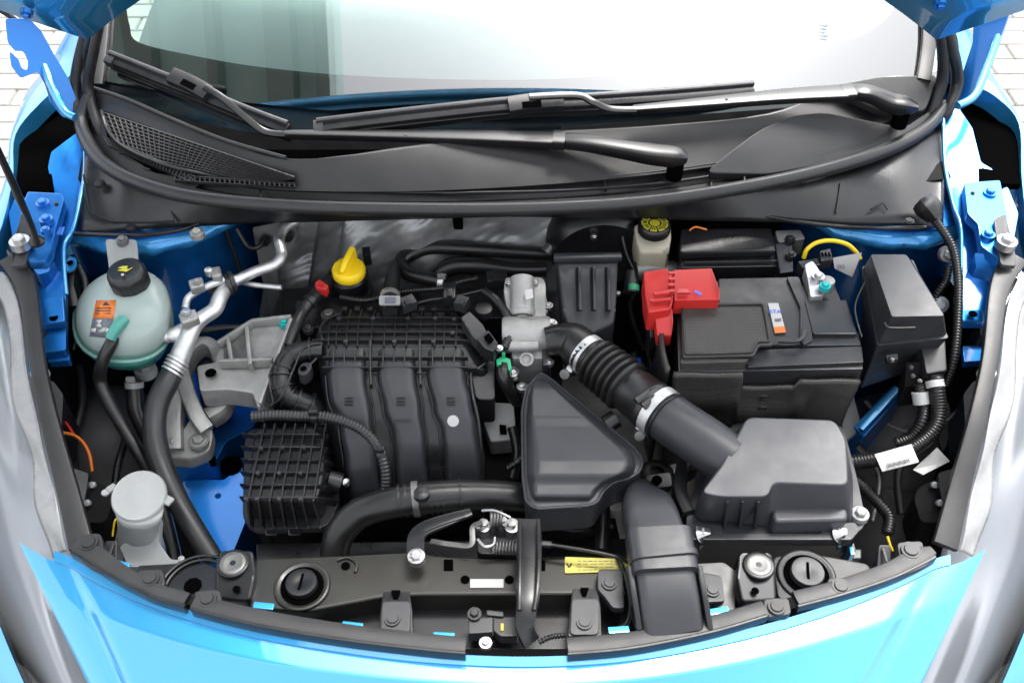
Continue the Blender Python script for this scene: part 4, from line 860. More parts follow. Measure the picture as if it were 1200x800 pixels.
tube('breather_stub', [(722, 490, 0.835), (710, 498, 0.83)], 11, 'rubber', ih, seg=16)

# ================================================================== resonator
rs = thing('air_resonator', 'smooth grey three-cornered plastic resonator chamber beside the ribbed hose', 'resonator', P(670, 530, 0.74))
po = [(634, 436), (648, 446), (745, 526), (753, 540), (750, 552), (738, 560), (718, 565), (706, 576), (700, 588), (690, 592), (628, 596), (617, 588), (613, 560), (612, 480), (617, 455)]
o0 = round_poly([P(x, y, 0.835) for x, y in po], 0.008, 4); cc = sum(o0, Vector()) / len(o0)
o00 = [v - Vector((0, 0, 0.05)) for v in o0]; oa = [cc + (v - cc) * 0.965 + Vector((0, 0, 0.0015)) for v in o0]
ob = [cc + (v - cc) * 0.945 + Vector((0, 0, 0.006)) for v in o0]
def lift(v, s, h):
    w = cc + (v - cc) * s; d = w.y - cc.y
    return Vector((w.x, w.y, 0.835 + h - 0.006 * math.sin(max(-1, min(1, d / 0.08))) - (0.018 if d < -0.045 else 0) * 1.0 + 0.004 * (d > 0.02)))
oc = [lift(v, 0.93, 0.026) for v in o0]; od = [lift(v, 0.90, 0.033) for v in o0]
cloft('chamber_rim', [o00, [v - Vector((0, 0, 0.004)) for v in o0], o0, oa], 'box_grey', rs, sharp=40)
RXL = [(444, 630), (452, 623), (465, 619), (490, 617), (560, 618), (580, 620), (590, 627)]; RXR = [(444, 638), (526, 737), (534, 743), (545, 745), (553, 740), (559, 728), (566, 712), (574, 702), (582, 698), (590, 690)]; RZ = [(444, 0.852), (455, 0.862), (488, 0.869), (500, 0.866), (540, 0.866), (556, 0.862), (566, 0.852), (580, 0.848), (590, 0.842)]
def lin(tab, y):
    if y <= tab[0][0]: return tab[0][1]
    for (a_, xa), (b_, xb) in zip(tab, tab[1:]):
        if y <= b_: return xa + (xb - xa) * (y - a_) / (b_ - a_)
    return tab[-1][1]
def reso(u, v):
    py = 444 + 146 * v; e = min(1, u * 9, (1 - u) * 9, v * 16 + 0.1, (1 - v) * 14)
    return P(lin(RXL, py) + (lin(RXR, py) - lin(RXL, py)) * u, py, lin(RZ, py) - 0.016 * (1 - math.sin(max(0, e) * math.pi / 2)))
hfield('chamber', 40, 70, reso, 'box_grey', rs, skirt=0.03, bottom=False, sharp=75)
tubeW('rim_bead', curve(o0, 2, closed=True) + [o0[0]], 0.0022, 'box_grey', rs, seg=8, smooth=False)
box('moulding_tab', P(676, 595, 0.832), (0.012, 0.004, 0.006), 'plastic_smooth', rs)

# ================================================================== finned control unit cover
cu = thing('control_unit', 'grey plastic control unit cover with three vertical grooves between throttle and red terminal', 'cover', P(688, 350, 0.78))
prism('cover_body', [(652, 303, 0.905), (724, 303, 0.905), (722, 362, 0.89), (720, 378, 0.875), (696, 390, 0.86), (668, 392, 0.86), (660, 362, 0.89)], 0.09, 'box_grey', cu, rnd=0.005, bevel=0.004, seg=3)
bar('cover_lip', W([(649, 302, 0.912), (728, 301, 0.912)]), 0.012, 0.010, 'box_grey', cu, smooth=False)
for x in (676, 693, 710):
    a = [(x, 314, 0.9075), (x + 0.5, 340, 0.902), (x + 1, 364, 0.893)]
    bar('groove', W([(p[0], p[1], p[2] - 0.003) for p in a]), 0.0035, 0.003, 'dark', cu, rnd=0.3)
    bar('fin', W([(p[0] + 3, p[1], p[2] - 0.001) for p in a]), 0.0045, 0.006, 'box_grey', cu, rnd=0.4)
prism('side_block', [(640, 320, 0.87), (652, 306, 0.88), (662, 325, 0.88), (662, 395, 0.83), (644, 392, 0.83)], 0.12, 'plastic', cu, bevel=0.002)
bolt(724, 343, 0.885, cu, 'steel', 0.5)

# ================================================================== throttle body
tb = thing('throttle_body', 'cast silver throttle body with round motor housing beside the intake manifold', 'throttle body', P(622, 370, 0.78))
prism('body_plate', [(592, 324, 0.888), (636, 324, 0.888), (640, 332, 0.885), (640, 372, 0.87), (630, 376, 0.868), (596, 376, 0.868), (590, 340, 0.882)], 0.05, 'cast', tb, rnd=0.006, bevel=0.003)
mc = P(613, 352, 0.895); mo = lathe('motor_can', P(612, 366, 0.872), [(0.0165, 0), (0.0175, 0.004), (0.0175, 0.045), (0.0185, 0.048), (0.0185, 0.052)], 'cast', tb, axis=(0, 0.93, 0.36), seg=28)
lathe('motor_end', P(612, 369, 0.868), [(0.019, 0.006), (0.019, 0.0), (0.016, -0.004), (0.011, -0.005), (0.010, -0.007), (0.004, -0.008), (0.001, -0.008)], 'cast', mo, axis=(0, 0.93, 0.36), seg=28)
plate('motor_label', [(615, 340), (624, 338), (625, 349), (616, 351)], P(619, 345, 0.905), (0.1, -0.35, 0.93), 0.0008, 'white_label', mo, rnd=0)
lathe('bore_ring', P(618, 392, 0.858), [(0.024, -0.035), (0.026, -0.03), (0.026, 0.028), (0.024, 0.032)], 'cast', tb, axis=(1, 0, 0.02), seg=32)
prism('valve_block', [(597, 380, 0.865), (637, 380, 0.865), (638, 420, 0.845), (600, 420, 0.845)], 0.05, 'cast', tb, rnd=0.004, bevel=0.003)
lathe('bleed_port', P(617, 421, 0.845), [(0.010, -0.01), (0.010, 0.006), (0.0065, 0.007), (0.006, 0.001), (0.0005, 0.0008)], 'cast', tb, axis=(0, -0.6, 0.8), seg=20)
tube('cross_tube', [(596, 405, 0.862), (618, 405, 0.862), (630, 404, 0.862)], 7, 'cast', tb, seg=14)
prism('motor_lobe', [(628, 338, 0.878), (640, 345, 0.875), (643, 365, 0.868), (630, 372, 0.868)], 0.03, 'cast', tb, rnd=0.006, bevel=0.003)
for px, py, z, s in ((597, 331, 0.889, 0.6), (627, 330, 0.889, 0.55), (643, 358, 0.872, 0.7), (646, 379, 0.868, 0.9), (644, 424, 0.85, 0.7), (600, 436, 0.835, 1.1), (612, 453, 0.82, 0.85)): bolt(px, py, z, tb, 'steel', s)
prism('gasket_plate', [(634, 376, 0.868), (645, 376, 0.868), (646, 428, 0.85), (636, 428, 0.85)], 0.05, 'plastic', tb, bevel=0.002)

# ================================================================== battery
bt = thing('car_battery', 'black car battery half wrapped in a dimpled dark insulating jacket, white and orange sticker', 'battery', P(900, 430, 0.70))
prism('battery_case', [(792, 330, 0.893), (975, 326, 0.893), (1008, 408, 0.893), (1012, 432, 0.893), (795, 436, 0.893)], 0.19, 'battery_case', bt, rnd=0.003, bevel=0.003)
prism('battery_lid', [(842, 326, 0.901), (938, 324, 0.901), (944, 352, 0.901), (960, 400, 0.901), (952, 404, 0.901), (875, 404, 0.901), (842, 352, 0.901)], 0.01, 'battery_case', bt, rnd=0.003, bevel=0.002)
prism('lid_ridge', [(922, 324, 0.906), (936, 324, 0.906), (950, 356, 0.906), (952, 398, 0.906), (942, 404, 0.906), (938, 396, 0.906), (938, 360, 0.906)], 0.008, 'battery_case', bt, rnd=0.003, bevel=0.0015)
prism('lid_block', [(943, 352, 0.908), (992, 351, 0.908), (1005, 391, 0.908), (953, 391, 0.908)], 0.018, 'battery_case', bt, rnd=0.003, bevel=0.002)
prism('lid_block', [(952, 390, 0.901), (1006, 390, 0.901), (1009, 404, 0.901), (944, 405, 0.901)], 0.016, 'battery_case', bt, rnd=0.002, bevel=0.002)
prism('lid_edge', [(876, 410, 0.899), (1010, 405, 0.899), (1012, 424, 0.899), (876, 430, 0.899)], 0.02, 'battery_case', bt, rnd=0.002, bevel=0.002)
bar('carry_handle', W([(912, 400, 0.907), (930, 400, 0.9095), (940, 396, 0.9095), (943, 386, 0.9095)]), 0.005, 0.004, 'battery_case', bt)
stk = prism('battery_sticker', [(900, 355, 0.9035), (912, 355, 0.9035), (921, 389, 0.9035), (908, 390, 0.9035)], 0.0015, 'white_label', bt, bevel=0, label='white and orange sticker')
prism('sticker_foot', [(907, 383, 0.9041), (919, 382, 0.9041), (921, 389, 0.9041), (908, 390, 0.9041)], 0.001, 'orange', stk, bevel=0)
text('sticker_print', 'RTA', P(908, 365, 0.9042), 0.009, 'blue_mark', stk)
for k in range(6): box('bar_code', P(908.5 + k * 1.3, 375 - k * 0.1, 0.9041), (0.0005, 0.006, 0.0004), 'print_black', stk, bevel=0)
# insulating jacket: top flap, front fold, front wall
jk = [(798, 354), (896, 353), (906, 404), (890, 404), (884, 416), (800, 418)]
fl = prism('jacket_flap', [(x, y, 0.912) for x, y in jk], 0.006, 'foam', bt, rnd=0.004, bevel=0.0025, seg=3)
pf = [P(x, y, 0.9135) for x, y in [(800, 357), (894, 356), (902, 400), (888, 400), (881, 413), (803, 415)]]
tubeW('flap_hem', round_poly(pf, 0.004, 3) + [round_poly(pf, 0.004, 3)[0]], 0.0016, 'foam', fl, seg=6, smooth=False)
def jacket(u, v):
    px = 787 + (1012 - 787) * u - 8 * v * (u - 0.5) * 2; zt = 0.893 if u < 0.38 else (0.868 if u < 0.68 else 0.880)
    p0 = P(px, 424 + 6 * u - (10 if u < 0.38 else 0), 0.9); y0 = P(900, 435, 0.893).y - 0.006
    z = zt - (zt - 0.70) * v
    return Vector((p0.x * (1 - 0.03 * v), y0 - 0.012 * v + 0.0022 * math.sin(u * 11) * math.sin(v * 5) - 0.008 * math.exp(-((v - 0.25) / 0.1) ** 2) * (u < 0.75), z + 0.0008 * math.sin(u * 23)))
jf = hfield('jacket_front', 50, 26, jacket, 'foam', bt, sharp=180, solid=0.006)
prism('jacket_fold', [(798, 420, 0.905), (878, 420, 0.905), (874, 424, 0.902), (798, 426, 0.902)], 0.045, 'foam', bt, rnd=0.002, bevel=0.002, shift=(0, -0.008, 0))
hfield('jacket_side', 16, 14, lambda u, v: Vector((P(790, 430, 0.893).x - 0.006 - 0.003 * math.sin(u * 5) - 0.004 * v, P(790, 430, 0.893).y - 0.006 + (P(790, 350, 0.893).y - P(790, 430, 0.893).y) * u, 0.897 - 0.2 * v)), 'foam', bt, sharp=180, solid=0.006)
eu = Matrix(((0, 1, 0), (0, 0, -1), (-1, 0, 0))).to_euler()
for s_, py in (('C', 454), ('H', 466), ('E', 478)): text('embossed_mark', s_, hit(jf, 893, py, 0.0006)[0], 0.016, 'foam', bt, rot=eu, ext=0.0012)
# red terminal cover
rc = thing('terminal_cover', 'bright red plastic cover over the positive battery terminal', 'terminal cover', P(800, 350, 0.90))
prism('cover_plate', [(789, 316, 0.935), (834, 314, 0.935), (844, 341, 0.935), (843, 351, 0.928), (790, 352, 0.928)], 0.026, 'red', rc, rnd=0.002, bevel=0.002)
prism('cover_hood', [(754, 318, 0.938), (782, 314, 0.942), (788, 322, 0.942), (789, 350, 0.936), (786, 362, 0.925), (760, 366, 0.925), (756, 345, 0.932)], 0.036, 'red', rc, rnd=0.003, bevel=0.004, seg=3)
prism('cover_tongue', [(767, 363, 0.918), (788, 361, 0.918), (789, 378, 0.91), (787, 393, 0.895), (770, 393, 0.895)], 0.02, 'red', rc, rnd=0.002, bevel=0.002)
bar('cover_step', W([(762, 353, 0.935), (786, 351, 0.936)]), 0.006, 0.006, 'red', rc, smooth=False)
bar('cover_step', W([(766, 345, 0.940), (784, 343, 0.941)]), 0.006, 0.006, 'red', rc, smooth=False)
for py in (321, 328, 335, 342): box('hinge_lug', P(787, py, 0.940), (0.009, 0.005, 0.006), 'red_dark', rc, bevel=0.001)
prism('plate_ridge', [(795, 338, 0.938), (806, 338, 0.938), (809, 343, 0.938), (794, 343, 0.938)], 0.004, 'red', rc, bevel=0.001)
box('blue_mark', P(818, 343, 0.9365), (0.010, 0.004, 0.001), 'blue_mark', rc, rot=(0, 0, -0.7), bevel=0)
prism('cable_shroud', [(760, 370, 0.905), (768, 368, 0.905), (770, 395, 0.88), (762, 396, 0.88)], 0.04, 'plastic', rc, bevel=0.002)
tube('positive_cable', [(766, 390, 0.88), (762, 405, 0.85), (768, 430, 0.80), (775, 455, 0.74)], 6, 'rubber', rc, seg=10)
# negative terminal
nt_ = thing('battery_terminal', 'bare metal negative terminal clamp with two bolts and a yellow cable loop', 'terminal', P(962, 335, 0.90))
prism('clamp_block', [(943, 310, 0.925), (952, 305, 0.925), (960, 316, 0.92), (968, 330, 0.918), (966, 346, 0.915), (950, 348, 0.915), (947, 330, 0.918)], 0.022, 'aluminium', nt_, rnd=0.004, bevel=0.003)
lathe('battery_post', P(967, 338, 0.905), [(0.011, 0), (0.010, 0.016), (0.006, 0.018)], 'cast', nt_, seg=20)
bolt(959, 324, 0.924, nt_, 'steel', 1.0); bolt(967, 335, 0.926, nt_, 'teal', 0.85)
prism('sensor_box', [(935, 306, 0.918), (958, 302, 0.918), (962, 310, 0.916), (940, 314, 0.916)], 0.02, 'plastic', nt_, bevel=0.002)
prism('sensor_plug', [(961, 294, 0.922), (973, 291, 0.922), (976, 304, 0.92), (962, 306, 0.92)], 0.016, 'plastic_grey', nt_, rnd=0.002, bevel=0.0015)
for k in range(3): box('plug_slot', P(964 + k * 4, 298, 0.9225), (0.002, 0.008, 0.001), 'hole', nt_, bevel=0)
tube('yellow_cable', [(942, 302, 0.91), (946, 292, 0.925), (958, 284, 0.935), (975, 282, 0.938), (992, 286, 0.932), (1002, 294, 0.922), (1008, 303, 0.91)], 2.6, 'yellow', nt_, seg=10)
prism('paper_tag', [(976, 302, 0.915), (1010, 296, 0.93), (1004, 310, 0.905), (999, 324, 0.895), (990, 320, 0.90), (978, 314, 0.91)], 0.0008, 'white_label', nt_, bevel=0, label='white paper tag')
for k in range(3): box('tag_print', P(983 + k * 3, 313, 0.913), (0.002, 0.007, 0.0006), 'print_grey', nt_, rot=(R(35), 0, 0.1), bevel=0)

# ================================================================== relay box and brake fluid reservoir
rb = thing('relay_box', 'long flat black relay box lying behind the battery', 'relay box', P(850, 295, 0.82))
prism('box_body', [(796, 278, 0.905), (908, 276, 0.905), (914, 294, 0.90), (914, 312, 0.89), (798, 314, 0.89)], 0.08, 'plastic', rb, rnd=0.003, bevel=0.003)
prism('box_lid', [(798, 268, 0.918), (904, 267, 0.918), (909, 292, 0.914), (797, 295, 0.914)], 0.014, 'plastic', rb, rnd=0.004, bevel=0.003)
bar('lid_edge', W([(800, 296, 0.912), (908, 294, 0.912)]), 0.003, 0.005, 'plastic_grey', rb, smooth=False)
bar('lid_edge', W([(802, 308, 0.897), (912, 306, 0.897)]), 0.003, 0.004, 'plastic_grey', rb, smooth=False)
prism('box_hinge', [(908, 285, 0.91), (928, 284, 0.91), (930, 318, 0.895), (914, 320, 0.895)], 0.05, 'plastic', rb, bevel=0.002)
tube('orange_wire', [(808, 270, 0.925), (815, 266, 0.93), (828, 269, 0.925)], 1.2, 'orange', rb, seg=6)
prism('box_latch', [(908, 270, 0.915), (938, 269, 0.92), (944, 280, 0.915), (912, 284, 0.91)], 0.03, 'dull_metal', rb, rnd=0.004, bevel=0.003)
for q in ((926, 280, 0.915), (927, 298, 0.908)): bolt(*q, rb, 'plastic', 0.8)
br = thing('brake_fluid_reservoir', 'cream translucent brake fluid reservoir with a black cap printed yellow', 'reservoir', P(767, 290, 0.80))
prism('tank', [(743, 262, 0.925), (786, 260, 0.925), (787, 278, 0.915), (784, 293, 0.905), (780, 296, 0.90), (750, 296, 0.90), (746, 282, 0.91)], 0.05, 'milky_warm', br, rnd=0.006, bevel=0.004, seg=3)
prism('tank_foot', [(754, 297, 0.89), (783, 297, 0.89), (782, 306, 0.88), (756, 307, 0.88)], 0.04, 'milky', br, rnd=0.004, bevel=0.002)
cc_ = P(767, 264, 0.932); cap = lathe('screw_cap', cc_ - Vector((0, 0, 0.012)), [(0.0225, 0), (0.0235, 0.003), (0.0235, 0.013), (0.0215, 0.016), (0.001, 0.016)], 'plastic', br, seg=48, wob=lambda th, z: 1 + 0.02 * (math.sin(th * 22) > 0) * (z < 0.014))
top = cc_ + Vector((0, 0, 0.0045))
lathe('cap_print', top - Vector((0, 0, 0.0002)), [(0.0075, 0), (0.0075, 0.0006)], 'yellow_print', cap, seg=24)
for k in range(9):
    a0, a1 = R(40 * k + 3), R(40 * k + 34)
    rg = [top + Vector((r * math.cos(a), r * math.sin(a), 0.0004)) for r, a in [(0.0100, a0), (0.0195, a0)] + [(0.0195, a0 + (a1 - a0) * t / 4) for t in range(1, 5)] + [(0.0100, a1 + (a0 - a1) * t / 4) for t in range(0, 4)]]
    cloft('cap_print', [rg, [v - Vector((0, 0, 0.0006)) for v in rg]], 'yellow_print', cap)
    for t in range(2):
        am = R(40 * k + 12 + 12 * t); box('cap_letter', top + Vector((0.0148 * math.cos(am), 0.0148 * math.sin(am), 0.0006)), (0.005, 0.0016, 0.0004), 'print_black', cap, rot=(0, 0, am), bevel=0)


# ================================================================== fuse box
fb = thing('fuse_box', 'tall dark grey fuse box with a sloping lid beside the battery and the blue wing', 'fuse box', P(1060, 400, 0.75))
ftop = [P(1020, 298, 0.965), P(1062, 298, 0.965), P(1107, 370, 0.955), P(1045, 371, 0.955)]
fbot = [P(1010, 318, 0.90), P(1075, 312, 0.88), P(1110, 412, 0.845), P(1013, 452, 0.845)]
cloft('lid', [round_poly([P(1012, 312, 0.93), P(1068, 304, 0.92), P(1110, 392, 0.90), P(1030, 402, 0.90)], 0.004, 3), round_poly(ftop, 0.004, 3)], 'plastic_grey', fb, bevel=0.003, seg=3)
cloft('lower_case', [round_poly([P(1012, 330, 0.80), P(1070, 330, 0.80), P(1080, 430, 0.79), P(1008, 455, 0.79)], 0.004, 3), round_poly([P(1010, 312, 0.93), P(1070, 304, 0.92), P(1112, 396, 0.898), P(1028, 405, 0.898)], 0.004, 3)], 'plastic_grey', fb, bevel=0.003)
bar('lid_ridge', W([(1036, 378, 0.945), (1042, 384, 0.94), (1072, 384, 0.94)]), 0.003, 0.004, 'plastic', fb)
tube('lid_seam', [(1014, 330, 0.935), (1002, 360, 0.92), (1010, 395, 0.905)], 1.3, 'plastic', fb, seg=6)
prism('outlet_block', [(1078, 400, 0.87), (1108, 398, 0.87), (1110, 434, 0.855), (1086, 438, 0.855)], 0.06, 'plastic_grey', fb, rnd=0.004, bevel=0.003)
prism('lid_catch', [(1038, 416, 0.885), (1052, 414, 0.885), (1053, 421, 0.88), (1040, 423, 0.88)], 0.008, 'plastic', fb, bevel=0.0015)
bolt(1046, 420, 0.884, fb, 'steel', 0.45)
prism('connector_block', [(1062, 424, 0.855), (1082, 424, 0.855), (1080, 452, 0.83), (1060, 454, 0.83)], 0.04, 'dark', fb, rnd=0.003, bevel=0.002)
for q in ((1068, 430, 0.858), (1070, 440, 0.85), (1078, 446, 0.845)): bolt(*q, fb, 'dull_metal', 0.35)

# ================================================================== engine, gearbox and the dark lower clutter
en = thing('engine', 'dark engine block and cam cover below the intake manifold with a yellow filler cap', 'engine', P(450, 480, 0.35))
prism('engine_block', ZP([(330, 372), (585, 366), (612, 450), (606, 575), (400, 600), (300, 580), (300, 470)], 0.69), 0.30, 'dark', en, rnd=0.01, bevel=0.004)
prism('cam_cover', [(345, 350, 0.815), (585, 335, 0.815), (592, 372, 0.81), (345, 385, 0.81)], 0.12, 'plastic', en, rnd=0.008, bevel=0.004)
prism('cam_cover_end', [(330, 338, 0.80), (372, 335, 0.80), (376, 372, 0.79), (326, 380, 0.79)], 0.12, 'plastic', en, rnd=0.008, bevel=0.004)
fc = P(409, 335, 0.825)
lathe('filler_neck', P(410, 340, 0.80) - Vector((0, 0, 0.02)), [(0.034, 0), (0.034, 0.02), (0.030, 0.022), (0.030, 0.042), (0.032, 0.044), (0.032, 0.052), (0.026, 0.058)], 'plastic', en, seg=36)
oc_ = P(408.5, 316, 0.868)
ocap = lathe('oil_filler_cap', oc_, [(0.022, -0.012), (0.0245, -0.008), (0.0248, 0.002), (0.022, 0.006), (0.001, 0.0065)], 'yellow', en, seg=44, wob=lambda th, z: 1 + 0.012 * (math.sin(th * 12) > 0.3), label='yellow oil filler cap with a raised grip')
d = Vector((0.35, 0.94, 0)).normalized() * 0.021
bar('cap_grip', [oc_ - d * 0.9 + Vector((0, 0, 0.008)), oc_ + Vector((0, 0, 0.014)), oc_ + d + Vector((0, 0, 0.017))], [0.006, 0.010, 0.009], [0.010, 0.020, 0.024], 'yellow', ocap, rnd=0.3)
prism('gearbox', ZP([(610, 420), (800, 430), (820, 560), (720, 600), (612, 590)], 0.62), 0.25, 'cast', en, rnd=0.02, bevel=0.01)
prism('gearbox_boss', [(745, 560, 0.70), (790, 532, 0.72), (800, 545, 0.72), (765, 580, 0.70)], 0.15, 'cast', en, rnd=0.01, bevel=0.006)
lathe('gearbox_mount', P(768, 565, 0.70), [(0.022, 0), (0.024, 0.006), (0.024, 0.022), (0.018, 0.026), (0.010, 0.026), (0.009, 0.018)], 'rubber', en, seg=24)
prism('mount_tab', [(755, 556, 0.735), (786, 552, 0.735), (788, 570, 0.73), (760, 572, 0.73)], 0.014, 'plastic', en, rnd=0.006, bevel=0.002)
lathe('mount_hole', P(770, 562, 0.7355), [(0.007, 0), (0.007, 0.0012)], 'hole', en, seg=16)
prism('lower_engine_front', ZP([(400, 600), (620, 596), (720, 600), (730, 645), (400, 648)], 0.60), 0.22, 'dark', en, bevel=0.003)
prism('fan_shroud', ZP([(300, 636), (735, 630), (735, 652), (300, 656)], 0.70), 0.30, 'plastic', en, bevel=0.003)
prism('cast_lug', [(562, 470, 0.765), (602, 472, 0.765), (606, 515, 0.735), (575, 518, 0.73), (565, 490, 0.75)], 0.03, 'cast', en, rnd=0.004, bevel=0.003)
prism('lug_hole', [(585, 497, 0.7505), (593, 498, 0.7505), (594, 508, 0.7455), (586, 508, 0.7455)], 0.002, 'hole', en, bevel=0)
bolt(385, 369, 0.815, en, 'dull_metal', 1.25); bolt(361, 385, 0.808, en, 'dull_metal', 0.9)

# ================================================================== intake manifold
im = thing('intake_manifold', 'black ribbed plastic intake manifold with three curved runners and a white dot', 'manifold', P(450, 470, 0.65))
ZS = [(358, 0.838), (368, 0.850), (378, 0.856), (400, 0.861), (407, 0.861), (414, 0.856), (425, 0.850), (440, 0.845), (465, 0.832), (490, 0.815), (520, 0.79), (550, 0.76), (575, 0.73), (592, 0.70), (610, 0.66)]
def zm(py):
    for (a, za), (b, zb) in zip(ZS, ZS[1:]):
        if py <= b: return za + (zb - za) * (py - a) / (b - a)
    return ZS[-1][1]
def interp(tab, y):
    if y <= tab[0][0]: return tab[0][1]
    for (a, xa), (b, xb) in zip(tab, tab[1:]):
        if y <= b:
            t = (y - a) / (b - a); t = t * t * (3 - 2 * t) if len(tab) > 2 else t
            return xa + (xb - xa) * t
    return tab[-1][1]
# base shell
def shell(u, v):
    py = 366 + (590 - 366) * v; xl = interp([(366, 400), (378, 377), (400, 372), (440, 376), (470, 380), (590, 396)], py); xr = interp([(366, 545), (430, 566), (440, 560), (590, 566)], py)
    return P(xl + (xr - xl) * u, py, zm(py) - 0.003 - 0.02 * (abs(2 * u - 1) ** 14))
hfield('manifold_shell', 40, 60, shell, 'plastic', im, skirt=0.08, bottom=False, sharp=50)
def plen(u, v):
    py = 364 + (434 - 364) * v; xl = interp([(364, 400), (378, 376), (395, 370), (434, 374)], py); xr = interp([(364, 545), (400, 554), (434, 572)], py)
    e = min(1, min(u, 1 - u) * 14, v * 8, (1 - v) * 6 + 0.5)
    return P(xl + (xr - xl) * u, py, zm(py) - 0.012 * (1 - math.sin(e * math.pi / 2)))
hfield('plenum', 40, 30, plen, 'plastic', im, skirt=0.05, bottom=False, sharp=60)
RUN = [([(406, 384), (440, 384), (465, 386), (500, 399), (540, 404), (592, 411)], [(406, 427), (440, 426), (490, 433), (540, 439), (592, 444)]),
       ([(406, 442), (440, 442), (480, 450), (510, 460), (540, 464), (592, 468)], [(406, 484), (440, 485), (480, 491), (520, 496), (592, 500)]),
       ([(406, 500), (440, 500), (480, 508), (505, 517), (540, 521), (592, 524)], [(406, 542), (440, 543), (470, 550), (500, 556), (540, 562), (592, 564)])]
for k, (tl, trr) in enumerate(RUN):
    def run(u, v, tl=tl, trr=trr):
        py = 408 + (592 - 408) * v; xl, xr = interp(tl, py) - 1, interp(trr, py) + 4
        return P(xl + (xr - xl) * u, py, zm(py) + 0.0125 * min(1, v * 10) * (1 - abs(2 * u - 1) ** 7) - 0.008 * abs(2 * u - 1) ** 12)
    ro = hfield('runner', 18, 40, run, 'plastic_smooth', im, skirt=0.03, bottom=False, sharp=60)
    py = 470; xc = (interp(tl, py) + interp(trr, py)) / 2
    for dy in (-4, 0, 4):
        bar('runner_mark', W([(xc - 5, py + dy, zm(py + dy) + 0.0145), (xc + 5, py + dy, zm(py + dy) + 0.0145)]), 0.0022 if dy == 0 else 0.0016, 0.0015, 'plastic', ro, smooth=False)
    for side_t, off in ((tl, -2.5), (trr, 5.5)):
        tube('runner_seam', [(interp(side_t, y) + off, y, zm(y) - 0.0025) for y in range(440, 590, 12)], 1.2, 'plastic', ro, seg=6, n=2)
    if k == 1: [box('runner_script', P(461 + j * 2.4, 493, zm(493) + 0.0144), (0.0016, 0.004, 0.0012), 'plastic', ro, rot=(R(32), 0, 0), bevel=0) for j in range(9)]
    if k == 2: lathe('white_dot', hit(ro, 531, 493, 0.0004)[0], [(0.0078, -0.004), (0.0078, 0.0006), (0.001, 0.0008)], 'white_label', ro, axis=hit(ro, 531, 493)[1], seg=24, label='white paint dot')
# slots between the runners
for x0, x1, y0, y1 in ((446, 454, 498, 560), (505, 516, 497, 560)):
    pts = [(x0, y0), (x0 + 4, y0 - 3), (x0 + 7, y0 + 6), (x1 + 3, (y0 + y1) / 2), (x1 + 5, y1 - 4), (x1, y1), (x1 - 4, y1 - 4), (x0 + 2, (y0 + y1) / 2)]
    tube('web_slot', [(x, y, zm(y) - 0.006) for x, y in pts + pts[:1]], 1.3, 'plastic', im, seg=6, n=3)
prism('runner_foot', [(497, 566, zm(566) + 0.002), (524, 566, zm(566) + 0.002), (524, 590, zm(585)), (497, 590, zm(585))], 0.02, 'plastic', im, bevel=0.002)
# strengthening ribs of the plenum
def rib(pts, parent, w=0.0019, h=0.008, m='plastic', zoff=0.0012, n=3):
    return bar('rib', [P(x, y, zm(y) + zoff) for x, y in pts], w, h, m, parent, rnd=0.2, n=n)
for y in (374, 382, 391, 400): rib([(397 - (y - 374) * 1.2, y), (450, y), (536, y), (546 + (y - 374) * 0.3, y + 2)], im)
for y, xs in ((420, (372, 583)), (432, (378, 560))): 
    for tl, trr in RUN:
        rib([(interp(tl, y) - 6, y), (interp(trr, y) + 6, y)], im, zoff=0.0095)
rib([(380, 433), (560, 433)], im, zoff=0.004)
for x in (385, 394, 406, 419, 435, 450, 462, 476, 492, 509, 520, 534):
    dxx = (x - 455) * 0.02
    rib([(x + 4 - dxx * 2, 365), (x + 1, 385), (x, 407)], im)
for tl, trr in RUN:
    for f in (0.12, 0.42, 0.72):
        rib([(interp(tl, 412) + f * 42 + 2, 411), (interp(tl, 432) + f * 42 + 2, 432)], im, zoff=0.0085)
for x in (434, 492): rib([(x, 400), (x, 425), (x + 1, 452)], im, w=0.003, h=0.012, zoff=0.003)
for x in range(404, 545, 15): box('rear_tooth', P(x, 364, zm(364) + 0.004), (0.008, 0.008, 0.012), 'plastic', im, bevel=0.001)
for x, y in ((397, 373), (437, 373), (478, 373), (510, 373), (532, 374), (405, 400), (462, 400), (508, 400), (530, 390), (388, 432), (401, 432), (460, 432), (473, 432), (505, 432), (492, 436)):
    lathe('ejector_boss', P(x, y, zm(y) + (0.0045 if y < 410 else 0.0075)), [(0.0032, -0.004), (0.0032, 0.0012), (0.0005, 0.0014)], 'plastic_grey', im, seg=10)
tube('plenum_flange', [(566, 402, 0.86), (572, 420, 0.85), (560, 432, 0.846), (552, 436, 0.845), (553, 460, 0.835), (562, 500, 0.81), (566, 560, 0.75)], 2.2, 'plastic', im, seg=6)
tube('plenum_flange', [(400, 368, 0.853), (385, 374, 0.856), (375, 386, 0.858), (378, 400, 0.86), (372, 418, 0.85), (362, 428, 0.845)], 2, 'plastic', im, seg=6)
prism('end_panel', [(552, 400, 0.85), (580, 408, 0.845), (580, 468, 0.815), (558, 468, 0.815), (552, 440, 0.835)], 0.05, 'plastic', im, rnd=0.006, bevel=0.003)
# eyelet at the left
ey = prism('mount_eye', [(349, 432, 0.852), (354, 424, 0.852), (366, 424, 0.852), (364, 434, 0.852), (357, 440, 0.852), (349, 438, 0.852)], 0.02, 'plastic_grey', im, rnd=0.006, bevel=0.002)
lathe('eye_hole', P(355.5, 431.5, 0.853), [(0.0045, 0), (0.0045, 0.0006)], 'hole', ey, seg=14)
